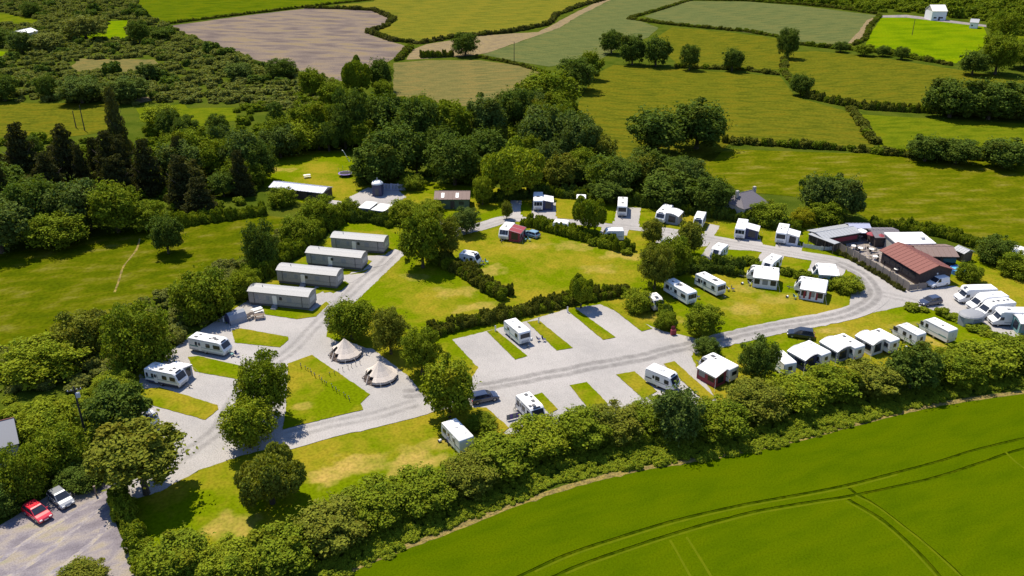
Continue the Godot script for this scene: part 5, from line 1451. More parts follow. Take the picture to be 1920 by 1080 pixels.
	car("car", "pale blue car behind the dark red awning", "car", [4.15, -174.64, 141.83, 3.08], "car_blue", {"L": 4.2, "y": 0.03})
	car("van", "small white van parked against the dark bar wall", "van", [82.06, -149.07, -159.39, 5.55], "white", {"L": 4.4, "H": 1.85, "belt": 1.05, "panel_van": true, "rear": 0.12, "hood": 1.75})
	# motorhomes
	motorhome("motorhome with three dark vents in front, furthest back by the bar lawn", [85.78, -142.37, -175.63, 6.05], {"hatches": [[0.62, 0.6, true], [0.2, 0.4, false], [-0.3, 0.4, false]], "overcab": true})
	motorhome("second motorhome from the bar, low nosed", [86.35, -139.21, -171.24, 5.83], {"hatches": [[-0.2, 0.4, false]]})
	motorhome("third motorhome from the bar with a row of roof vents", [86.35, -136.48, -168.93, 5.6], {"hatches": [[-0.7, 0.4, true], [-0.45, 0.35, true], [-0.1, 0.45, true], [0.2, 0.4, true]]})
	motorhome("motorhome cut by the right edge beside the grey domed shelter", [87.97, -133.11, 178.3, 6.98], {"overcab": true, "hatches": [[0.3, 0.5, true]]})
	awning("teal and white awning at the right edge", [87.97, -133.11, 178.3, 6.98], -1.0, -3.0, 0.8, 2.6, "awning_teal", "awning_white", true, 0.06)

func awning_with_trim(v: Array) -> Array:
	var root := awning("white awning with red trim and curtains, right on the loop lawn", v, -1.0, -2.7, 1.6, 2.6, "awning_white", "awning_white")
	for x in [-1.6, -0.4, 0.6]:
		part("curtain", side_plate(x, x + 0.35, 0.3, 1.9, -(1.16 + 2.6), 0.04), M.awning_red, root)
	part("trim", side_plate(-2.7, 1.6, 1.92, 2.05, -(1.16 + 2.6), 0.03), M.awning_red, root)
	return v
# ------------------------------------------------------------------ buildings

# pitched roof over a rectangle: eave height, ridge height, overhang, hip = how far the ridge stops short of the ends
func roof_slopes(parent: Node, L: float, W: float, e: float, r: float, ov: float, mat: Material, hip := 0.0, ribs := 0.0, mat2: Material = null):
	var h := L / 2 + ov
	var w := W / 2 + ov
	var k := 0
	for s in [-1.0, 1.0]:
		var st := begin()
		plate(st, Vector3(-h, e, s * w), Vector3(h, e, s * w), Vector3(h - hip, r, 0), Vector3(-h + hip, r, 0), Vector3.UP, 0.09)
		var slope := part("roof_slope", st, mat if k == 0 or mat2 == null else mat2, parent)
		k += 1
		if ribs > 0.0:
			var x := -h + ribs
			while x < h - ribs * 0.5:
				st = begin()
				var y0 := e + 0.09
				plate(st, Vector3(x - 0.04, y0, s * w), Vector3(x + 0.04, y0, s * w), Vector3(x + 0.04, r + 0.09, 0), Vector3(x - 0.04, r + 0.09, 0), Vector3.UP, 0.05)
				part("rib", st, mat if k == 1 or mat2 == null else mat2, slope)
				x += ribs
	for s in [-1.0, 1.0]:
		var st := begin()
		if hip > 0.0:
			plate(st, Vector3(s * h, e, -w), Vector3(s * h, e, w), Vector3(s * (h - hip), r, 0.001), Vector3(s * (h - hip), r, -0.001), Vector3(s, 1, 0), 0.09)
			part("roof_slope", st, mat, parent)
		else:
			var x: float = s * L / 2
			tri(st, Vector3(x, e, -W / 2), Vector3(x, e, W / 2), Vector3(x, r, 0))
			part("gable", st, M.timber_dark if mat == M.red_roof else M.render, parent)
	var st := begin()
	tube(st, Vector3(-h + hip, r + 0.07, 0), Vector3(h - hip, r + 0.07, 0), 0.1, 0.1, 6)
	part("ridge", st, mat, parent)

func walls(parent: Node, L: float, W: float, e: float, mat: Material, called := "wall"):
	for s in [-1.0, 1.0]:
		var st := begin()
		box(st, Vector3(0, 0, s * (W / 2 - 0.1)), Vector3(L, e, 0.2))
		part(called, st, mat, parent)
		st = begin()
		box(st, Vector3(s * (L / 2 - 0.1), 0, 0), Vector3(0.2, e, W - 0.42))
		part(called, st, mat, parent)

func end_plate(z0: float, z1: float, y0: float, y1: float, x: float, t := 0.03) -> SurfaceTool:
	var st := begin()
	plate(st, Vector3(x, y0, z0), Vector3(x, y0, z1), Vector3(x, y1, z1), Vector3(x, y1, z0), Vector3(sign(x), 0, 0), t)
	return st

func holiday_home(label: String, v: Array, dark_window: float):
	var root := thing("holiday_home", label, "holiday home", Vector3(v[0], 0.08, v[1]), v[2], "row of grey holiday homes")
	var L: float = v[3]
	var W := 3.4
	var e := 2.75
	var st := begin()
	box(st, Vector3(0, 0.5, 0), Vector3(L, e - 0.5, W), 0.05)
	part("wall", st, M.clad, root)
	st = begin()
	box(st, Vector3(0, 0.0, 0), Vector3(L - 0.3, 0.5, W - 0.3))
	part("skirting", st, M.clad_seam, root)
	# low arched roof in four folds
	var zs := [-W / 2 - 0.12, -W / 4, 0.0, W / 4, W / 2 + 0.12]
	var ys := [e - 0.03, e + 0.42, e + 0.56, e + 0.42, e - 0.03]
	for i in 4:
		st = begin()
		plate(st, Vector3(-L / 2 - 0.12, ys[i], zs[i]), Vector3(L / 2 + 0.12, ys[i], zs[i]), Vector3(L / 2 + 0.12, ys[i + 1], zs[i + 1]), Vector3(-L / 2 - 0.12, ys[i + 1], zs[i + 1]), Vector3.UP, 0.06)
		part("roof_panel", st, M.static_roof, root)
	for s in [-1.0, 1.0]:
		st = begin()
		var x: float = s * L / 2
		for i in range(1, 4):
			tri(st, Vector3(x, e - 0.02, zs[0] + 0.12), Vector3(x, ys[i], zs[i]), Vector3(x, ys[i + 1], zs[i + 1] - (0.12 if i == 3 else 0.0)))
		part("gable", st, M.clad, root)
		# gutter along the eaves
		st = begin()
		tube(st, Vector3(-L / 2, e - 0.06, s * (W / 2 + 0.1)), Vector3(L / 2, e - 0.06, s * (W / 2 + 0.1)), 0.06, 0.06, 6)
		part("gutter", st, M.clad_seam, root)
		for q in [[-0.78, -0.66], [-0.40, -0.30], [0.28, 0.44]]:
			part("window", side_plate(q[0] * L / 2, q[1] * L / 2, 1.3, 2.15, s * W / 2, 0.03), M.mid_grey if s > 0 else M.glass, root)
		part("downpipe", side_plate(0.77 * L / 2, 0.77 * L / 2 + 0.1, 0.5, e - 0.05, s * W / 2, 0.08), M.clad_seam, root)
		part("downpipe", side_plate(-0.82 * L / 2, -0.82 * L / 2 + 0.1, 0.5, e - 0.05, s * W / 2, 0.08), M.clad_seam, root)
		part("panel_seam", side_plate(-L / 2, L / 2, 1.2, 1.25, s * W / 2, 0.012), M.mid_grey, root)
	part("dark_window", side_plate(dark_window * L / 2 - 0.28, dark_window * L / 2 + 0.28, 1.55, 2.15, W / 2, 0.05), M.glass, root)
	part("door", side_plate(-0.12 * L / 2 - 0.45, -0.12 * L / 2 + 0.4, 0.55, 2.3, W / 2, 0.03), M.cream, root)
	part("end_window", end_plate(-1.1, 1.1, 1.2, 2.2, L / 2), M.grey_panel, root)
	st = begin()
	for i in 3:
		box(st, Vector3(-0.12 * L / 2, 0.0, W / 2 + 0.95 - 0.3 * i), Vector3(1.0, 0.17 + 0.17 * i, 0.3))
	part("step", st, M.mid_grey, root)
	st = begin()
	tube(st, Vector3(-L * 0.3, e + 0.4, 0.4), Vector3(-L * 0.3, e + 0.95, 0.4), 0.07, 0.07, 6)
	part("flue", st, M.steel, root)

func bell_tent(label: String, at: Vector2, turn: float):
	var root := thing("bell_tent", label, "tent", Vector3(at.x, 0.07, at.y), turn, "bell tents on the gravel")
	var n := 24
	var rings := [[2.62, 0.05], [2.58, 0.75], [2.78, 0.72], [2.05, 1.18], [1.3, 1.78], [0.6, 2.46], [0.06, 3.05]]
	var st := begin()
	for k in rings.size() - 1:
		if k == 1: continue
		for i in n:
			var gap := 0
			if k == 0: gap = 3
			elif k == 2: gap = 3
			elif k == 3: gap = 1
			if i < gap or (i >= n - gap): continue
			var p := []
			for q in [[k, i], [k, i + 1], [k + 1, i + 1], [k + 1, i]]:
				var t: float = TAU * q[1] / n
				var sag := 1.0 - (0.05 if q[1] % 2 == 1 and q[0] > 0 and q[0] < 6 else 0.0)
				p.append(Vector3(cos(t) * rings[q[0]][0] * sag, rings[q[0]][1], sin(t) * rings[q[0]][0] * sag))
			quad(st, p[0], p[1], p[2], p[3])
	part("canvas", st, M.canvas, root)
	st = begin()
	for i in n:
		tri(st, Vector3(0, 0.03, 0), Vector3(cos(TAU * i / n) * 2.6, 0.03, sin(TAU * i / n) * 2.6), Vector3(cos(TAU * (i + 1) / n) * 2.6, 0.03, sin(TAU * (i + 1) / n) * 2.6))
	part("groundsheet", st, M.canvas_dark, root)
	# the bottom hem, a dark band round the wall
	st = begin()
	for i in range(3, n - 3):
		var t0 := TAU * i / n
		var t1 := TAU * (i + 1) / n
		quad(st, Vector3(cos(t0) * 2.645, 0, sin(t0) * 2.645), Vector3(cos(t1) * 2.645, 0, sin(t1) * 2.645), Vector3(cos(t1) * 2.645, 0.26, sin(t1) * 2.645), Vector3(cos(t0) * 2.645, 0.26, sin(t0) * 2.645))
	part("hem", st, M.canvas_dark, root)
	st = begin()
	tube(st, Vector3(0, 0, 0), Vector3(0, 3.2, 0), 0.03, 0.03)
	part("centre_pole", st, M.timber, root)
	st = begin()
	tube(st, Vector3(2.62, 0.05, 1.95 * 0.55), Vector3(1.9, 1.25, 0.35), 0.12, 0.06)
	tube(st, Vector3(2.62, 0.05, -1.95 * 0.55), Vector3(1.9, 1.25, -0.35), 0.12, 0.06)
	part("door_flap", st, M.canvas, root)
	st = begin()
	tube(st, Vector3(2.75, 0, 0.1), Vector3(1.95, 1.25, 0.0), 0.02, 0.02)
	part("door_pole", st, M.timber, root)
	for i in 12:
		var t := TAU * (i + 0.5) / 12
		st = begin()
		tube(st, Vector3(cos(t) * 2.7, 0.75, sin(t) * 2.7), Vector3(cos(t) * 3.7, 0.02, sin(t) * 3.7), 0.012, 0.012, 4)
		part("guy_line", st, M.cream, root)

func shed(called: String, label: String, category: String, v: Array, W: float, e: float, r: float, wall: Material, roof: Material, ribs := 0.9, o := {}) -> Node3D:
	var root := thing(called, label, category, Vector3(v[0], 0.03, v[1]), v[2])
	var L: float = v[3]
	walls(root, L, W, e, wall)
	roof_slopes(root, L, W, e, r, o.get("over", 0.25), roof, o.get("hip", 0.0), ribs)
	for q in o.get("windows", []):
		part("window", side_plate(q[0] * L / 2, q[1] * L / 2, 1.1, 1.9, q[2] * W / 2, 0.03), M.glass, root)
	for q in o.get("doors", []):
		part("door", side_plate(q[0] * L / 2, q[0] * L / 2 + 1.0, 0.05, 2.0, q[1] * W / 2, 0.05), M.timber_dark, root)
	for q in o.get("skylights", []):
		var st := begin()
		var s: float = q[1]
		var a := Vector3(q[0] * L / 2, lerpf(r, e, 0.25) + 0.09, s * (W / 2 + 0.25) * 0.25)
		var b := Vector3(q[0] * L / 2, lerpf(r, e, 0.8) + 0.09, s * (W / 2 + 0.25) * 0.8)
		plate(st, a + Vector3(-0.35, 0, 0), a + Vector3(0.35, 0, 0), b + Vector3(0.35, 0, 0), b + Vector3(-0.35, 0, 0), Vector3.UP, 0.05)
		part("skylight", st, M.roof_white, root)
	return root

func buildings():
	holiday_home("nearest grey holiday home at the lower end of the row, beside the blue tent", [-42.19, -141.21, -12.18, 11.83], 0.08)
	holiday_home("second grey holiday home from the lower end of the row", [-39.06, -150.54, -12.97, 12.35], 0.0)
	holiday_home("third grey holiday home from the lower end, pale roofed", [-35.49, -159.12, -13.36, 11.95], -0.05)
	holiday_home("furthest grey holiday home at the upper end of the row", [-32.14, -167.48, -11.9, 11.68], 0.05)
	bell_tent("upper cream bell tent, nearer the road bend", Vector2(-27.38, -122.21), 205.0)
	bell_tent("lower cream bell tent, nearer the full green tree", Vector2(-20.67, -115), 205.0)
	# the bar
	var v := [80.13, -155.21, -75.59, 11.39]
	var bar := thing("bar_building", "bar building with red pitched roof and dark timber front", "building", Vector3(v[0], 0.05, v[1]), v[2])
	var L: float = v[3]
	walls(bar, L, 7.2, 2.7, M.timber_dark)
	roof_slopes(bar, L, 7.2, 2.7, 4.1, 0.45, M.red_roof, 0.0, 1.1)
	for i in 5:
		part("window", side_plate(-L / 2 + 0.8 + i * (L - 1.6) / 5, -L / 2 + 0.6 + (i + 1) * (L - 1.6) / 5, 0.9, 2.4, 3.6, 0.04), M.glass, bar)
		part("window", side_plate(-L / 2 + 0.8 + i * (L - 1.6) / 5, -L / 2 + 0.6 + (i + 1) * (L - 1.6) / 5, 0.9, 2.4, -3.6, 0.04), M.glass, bar)
	for i in 9:
		part("board", end_plate(-3.5 + i * 0.78, -3.5 + i * 0.78 + 0.7, 0.1, 2.6, L / 2, 0.03), M.timber_dark, bar)
	var st := begin()
	box(st, Vector3(L / 2 + 0.06, 2.1, -0.4), Vector3(0.2, 0.3, 0.3), 0.05)
	part("wall_lamp", st, M.roof_white, bar)
	v = [85.73, -160.57, -2.23, 7.26]
	var wing := thing("bar_wing", "brown roofed wing on the right of the bar", "building", Vector3(v[0], 0.05, v[1]), v[2])
	walls(wing, v[3], 6.0, 2.5, M.timber_dark)
	roof_slopes(wing, v[3], 6.0, 2.5, 3.4, 0.35, M.brown_roof, 0.0, 1.1)
	for x in [-0.2, 0.3, 0.65]:
		part("window", side_plate(x * v[3] / 2, x * v[3] / 2 + 1.3, 0.9, 2.1, 3.0, 0.04), M.glass, wing)
	v = [83.16, -165.76, 2.22, 7.71]
	var flat := thing("flat_roofed_annexe", "white flat roofed annexe behind the red roof", "building", Vector3(v[0], 0.05, v[1]), v[2])
	walls(flat, v[3], 6.0, 3.0, M.render)
	st = begin()
	box(st, Vector3(0, 3.0, 0), Vector3(v[3] + 0.5, 0.22, 6.4), 0.04)
	part("flat_roof", st, M.roof_white, flat)
	st = begin()
	box(st, Vector3(v[3] * 0.3, 3.22, 0.8), Vector3(0.8, 0.5, 0.8), 0.05)
	part("roof_vent", st, M.grey_panel, flat)
	v = [79.91, -170.88, 0, 5.5]
	shed("grey_roofed_store", "low store with mauve-grey roof left of the white annexe", "building", v, 5.5, 2.3, 2.9, M.timber_dark, M.slate, 1.0, {"windows": [[-0.6, -0.2, 1.0], [0.2, 0.6, 1.0]]})
	v = [69.56, -171.62, 21.53, 9.43]
	var can := shed("open_bar_shelter", "open shelter with pale sheet roof on the left of the patio", "shelter", v, 4.6, 2.3, 2.75, M.timber_dark, M.sheet_roof, 0.9, {"over": 0.4})
	st = begin()
	box(st, Vector3(v[3] * 0.1, 0.9, 2.36), Vector3(v[3] * 0.7, 0.9, 0.08))
	part("red_panel", st, M.awning_red, can)
	v = [65.97, -167.73, -56.77, 6.84]
	var lean := thing("lean_to_roof", "white strip roof of the lean-to beside the patio gate", "shelter", Vector3(v[0], 0.05, v[1]), v[2])
	st = begin()
	box(st, Vector3(0, 2.25, 0), Vector3(v[3], 0.12, 1.7), 0.03)
	part("roof", st, M.sheet_roof, lean)
	for x in [-0.46, -0.15, 0.15, 0.46]:
		for z in [-0.7, 0.7]:
			st = begin()
			box(st, Vector3(x * v[3], 0, z), Vector3(0.1, 2.25, 0.1))
			part("post", st, M.timber, lean)
	st = begin()
	box(st, Vector3(0, 0, -0.78), Vector3(v[3], 2.2, 0.06))
	part("back_panel", st, M.timber_dark, lean)
	v = [75.7, -174.44, 0, 4.19]
	shed("blue_roofed_kiosk", "small kiosk with blue-grey roof at the back of the patio", "building", v, 2.6, 2.5, 3.0, M.timber_dark, M.blue_roof, 0.8)
	# others
	shed("slate_house", "slate roofed house among the trees above the back road", "house", [54.19, -188.33, 32.77, 7.7], 7.0, 3.2, 5.6, M.render, M.slate, 0.0, {"hip": 2.2, "windows": [[-0.6, -0.35, 1.0], [0.1, 0.35, 1.0], [-0.6, -0.35, -1.0]]})
	var house := get_node("slate_house")
	for x in [-2.8, 2.8]:
		st = begin()
		box(st, Vector3(x, 4.8, 0), Vector3(0.7, 1.6, 0.6), 0.05)
		part("chimney", st, M.render, house)
	shed("long_blue_roofed_shed", "long low shed with pale blue sheet roof below the playing field", "shed", [-52.29, -201.68, -18.11, 14.67], 4.6, 2.2, 2.95, M.timber_dark, M.blue_roof, 1.0, {"windows": [[-0.8, -0.6, 1.0], [-0.3, -0.1, 1.0], [0.4, 0.6, 1.0]]})
	shed("green_shed", "green walled shed with brown roof and two white skylights", "shed", [-14.27, -194.92, 0, 8.06], 5.6, 2.4, 3.5, M.green_wall, M.brown_roof, 1.1, {"skylights": [[-0.55, 1.0], [0.3, 1.0]], "doors": [[-0.1, 1.0]], "windows": [[0.4, 0.7, 1.0]]})
	shed("garden_shed", "small pale roofed shed on the lawn right of the bar", "shed", [92.87, -161.99, -66.4, 2.48], 2.6, 1.9, 2.5, M.timber, M.sheet_roof, 0.6, {"doors": [[-0.2, 1.0]]})
	shed("white_gable_hut", "white hut cut by the right edge of the picture", "shed", [104.81, -160.48, -53.36, 4.2], 4.0, 2.2, 2.9, M.render, M.roof_white, 0.0)
	shed("corner_house", "house with grey roof and terracotta ridge at the left edge", "house", [-70.65, -93.6, 30.0, 8.6], 5.2, 3.0, 5.4, M.render, M.slate_pale, 0.0, {"windows": [[0.3, 0.6, 1.0], [-0.4, -0.1, 1.0]]})
	get_node("corner_house/ridge").material_override = M.red_roof
	shed("far_house", "white far house above the bright green field", "house", [242.7, -509.01, 0, 8.23], 9.0, 5.0, 8.0, M.white, M.cream, 0.0, {"windows": [[-0.7, -0.3, 1.0], [0.2, 0.6, 1.0]], "doors": [[-0.05, 1.0]]})
	shed("far_cottage", "small white cottage right of the far house", "house", [249.36, -477.04, -30.54, 3.88], 5.0, 3.0, 4.6, M.white, M.sheet_roof, 0.0, {"windows": [[-0.6, -0.2, 1.0]]})
	shed("farm_building", "white roofed farm building at the top left edge", "building", [-244.65, -441.55, 78.52, 10.59], 7.0, 3.0, 4.4, M.render, M.roof_white, 1.5, {"windows": [[-0.6, -0.2, 1.0], [0.2, 0.5, 1.0]]})
	# two white roofed trailers and the hut by the playing field
	for q in [["left of the two white roofed trailers below the playing field", [-33.68, -188.75, -15.75, 2.71]], ["right of the two white roofed trailers below the playing field", [-30.15, -187.11, -19.93, 3.19]]]:
		v = q[1]
		var t := thing("trailer", q[0], "trailer", Vector3(v[0], 0.06, v[1]), v[2], "white roofed trailers")
		st = begin()
		box(st, Vector3(0, 0.5, 0), Vector3(v[3], 1.6, 4.4), 0.06)
		part("body", st, M.mid_grey, t)
		st = begin()
		box(st, Vector3(0, 2.1, 0), Vector3(v[3] + 0.25, 0.15, 4.7), 0.05)
		part("roof", st, M.roof_white, t)
		part("window", side_plate(-0.9, -0.1, 1.0, 1.7, 2.2), M.glass, t)
		part("door", side_plate(0.3, 1.0, 0.6, 1.95, 2.2), M.dark_grey, t)
		for x in [-0.8, 0.8]:
			for z in [-1.9, 1.9]:
				wheel(t, x, z, 0.3, 0.2)
	var at := Vector2(-33.37, -202.22)
	var hut := thing("domed_hut", "small dark hut with a white domed top by the playing field", "hut", Vector3(at.x, 0.06, at.y), -4.0)
	st = begin()
	box(st, Vector3(0, 0, 0), Vector3(2.3, 3.0, 2.3), 0.08)
	part("wall", st, M.navy, hut)
	st = begin()
	for i in 16:
		for k in 4:
			var p := []
			for q in [[k, i], [k, i + 1], [k + 1, i + 1], [k + 1, i]]:
				var ph: float = PI / 2 * q[0] / 4.0
				var t: float = TAU * q[1] / 16.0
				p.append(Vector3(cos(t) * cos(ph) * 1.45, 3.0 + sin(ph) * 0.85, sin(t) * cos(ph) * 1.45))
			quad(st, p[0], p[1], p[2], p[3])
	part("dome", st, M.roof_white, hut)
	st = begin()
	tube(st, Vector3(0, 3.8, 0), Vector3(0, 4.6, 0), 0.16, 0.05, 6)
	part("finial", st, M.grey_panel, hut)
	part("door", side_plate(-0.45, 0.45, 0.1, 2.1, 1.15), M.dark_grey, hut)

# ------------------------------------------------------------------ small things

func fence(label: String, line: PackedVector2Array, h: float, mat: Material, gap: float, board := 0.16, y := 0.05, solid := true):
	var root := thing("fence", label, "fence", Vector3(line[0].x, y, line[0].y))
	for k in line.size() - 1:
		var a := line[k] - line[0]
		var b := line[k + 1] - line[0]
		var n: int = max(1, int(round(a.distance_to(b) / 1.9)))
		var ang := -atan2(b.y - a.y, b.x - a.x)
		for i in n:
			var p := a.lerp(b, float(i) / n)
			var q := a.lerp(b, (i + 1.0) / n)
			var xf := Transform3D(Basis(Vector3.UP, ang), Vector3((p.x + q.x) / 2, 0, (p.y + q.y) / 2))
			var len := p.distance_to(q)
			var st := begin()
			box(st, Vector3(-len / 2, 0, 0), Vector3(0.12, h + 0.12, 0.12), 0.02, xf)
			part("post", st, mat, root)
			st = begin()
			box(st, Vector3(0, 0.3, -0.04), Vector3(len, 0.09, 0.04), 0.0, xf)
			box(st, Vector3(0, h - 0.3, -0.04), Vector3(len, 0.09, 0.04), 0.0, xf)
			part("rail", st, mat, root)
			var x := -len / 2 + 0.08
			while x < len / 2 - board * 0.5:
				st = begin()
				box(st, Vector3(x + board / 2, 0.06, 0), Vector3(board, h - 0.08 + 0.05 * sin(x * 37.0 + i), 0.025), 0.0, xf)
				part("board", st, mat, root)
				x += board + gap
	return root

func picnic_table(label: String, at: Vector2, turn: float, mat: Material, y := 0.06, group := "picnic tables"):
	var root := thing("picnic_table", label, "table", Vector3(at.x, y, at.y), turn, group)
	for i in 4:
		var st := begin()
		box(st, Vector3(0, 0.70, -0.36 + i * 0.24), Vector3(1.8, 0.05, 0.2))
		part("top_board", st, mat, root)
	for s in [-1.0, 1.0]:
		var st := begin()
		box(st, Vector3(0, 0.42, s * 0.75), Vector3(1.8, 0.05, 0.26))
		part("bench_board", st, mat, root)
		st = begin()
		tube(st, Vector3(s * 0.65, 0, -0.8), Vector3(s * 0.65, 0.7, -0.2), 0.04, 0.04, 4)
		tube(st, Vector3(s * 0.65, 0, 0.8), Vector3(s * 0.65, 0.7, 0.2), 0.04, 0.04, 4)
		tube(st, Vector3(s * 0.65, 0.42, -0.85), Vector3(s * 0.65, 0.42, 0.85), 0.035, 0.035, 4)
		part("trestle", st, mat, root)

func round_table(label: String, at: Vector2):
	var root := thing("patio_table", label, "table", Vector3(at.x, 0.17, at.y), 0.0, "white patio tables")
	var st := begin()
	tube(st, Vector3(0, 0.72, 0), Vector3(0, 0.76, 0), 0.55, 0.55, 16)
	part("table_top", st, M.roof_white, root)
	st = begin()
	tube(st, Vector3(0, 0, 0), Vector3(0, 0.72, 0), 0.06, 0.05, 6)
	tube(st, Vector3(0, 0, 0), Vector3(0, 0.03, 0), 0.3, 0.28, 10)
	part("pedestal", st, M.grey_panel, root)

func patio_chair(label: String, at: Vector2, turn: float):
	var root := thing("patio_chair", label, "chair", Vector3(at.x, 0.17, at.y), turn, "black patio chairs")
	var st := begin()
	box(st, Vector3(0, 0.42, 0), Vector3(0.46, 0.05, 0.46), 0.015)
	part("seat", st, M.rubber, root)
	st = begin()
	box(st, Vector3(-0.22, 0.47, 0), Vector3(0.05, 0.42, 0.44), 0.015)
	part("backrest", st, M.rubber, root)
	for q in [[-0.19, -0.19], [-0.19, 0.19], [0.19, -0.19], [0.19, 0.19]]:
		st = begin()
		tube(st, Vector3(q[0], 0, q[1]), Vector3(q[0], 0.42, q[1]), 0.02, 0.02, 4)
		part("leg", st, M.rubber, root)

func parasol(label: String, at: Vector2, mat: Material, r := 1.3):
	var root := thing("parasol", label, "parasol", Vector3(at.x, 0.17, at.y), 20.0, "patio parasols")
	var st := begin()
	for i in 8:
		var t0 := TAU * i / 8
		var t1 := TAU * (i + 1) / 8
		tri(st, Vector3(0, 2.75, 0), Vector3(cos(t1) * r, 2.2, sin(t1) * r), Vector3(cos(t0) * r, 2.2, sin(t0) * r))
		quad(st, Vector3(cos(t0) * r, 2.2, sin(t0) * r), Vector3(cos(t1) * r, 2.2, sin(t1) * r), Vector3(cos(t1) * r, 2.05, sin(t1) * r), Vector3(cos(t0) * r, 2.05, sin(t0) * r))
	part("canopy", st, mat, root)
	st = begin()
	tube(st, Vector3(0, 0, 0), Vector3(0, 2.85, 0), 0.03, 0.025)
	part("pole", st, M.timber, root)
	st = begin()
	tube(st, Vector3(0, 0, 0), Vector3(0, 0.12, 0), 0.35, 0.3, 10)
	part("base", st, M.mid_grey, root)

func pole(label: String, at: Vector2, h: float, arms := true):
	var root := thing("telegraph_pole", label, "pole", Vector3(at.x, 0, at.y), 25.0)
	var st := begin()
	tube(st, Vector3(0, 0, 0), Vector3(0, h, 0), 0.17, 0.11, 8)
	part("shaft", st, M.pole_wood, root)
	if arms:
		st = begin()
		box(st, Vector3(0, h - 0.6, 0.13), Vector3(1.8, 0.12, 0.1))
		part("cross_arm", st, M.pole_wood, root)
		for x in [-0.8, -0.35, 0.35, 0.8]:
			st = begin()
			tube(st, Vector3(x, h - 0.48, 0.13), Vector3(x, h - 0.3, 0.13), 0.06, 0.04, 6)
			part("insulator", st, M.roof_white, root)
		st = begin()
		box(st, Vector3(0.3, h - 1.6, 0.25), Vector3(0.55, 0.7, 0.4), 0.06)
		part("transformer", st, M.grey_panel, root)

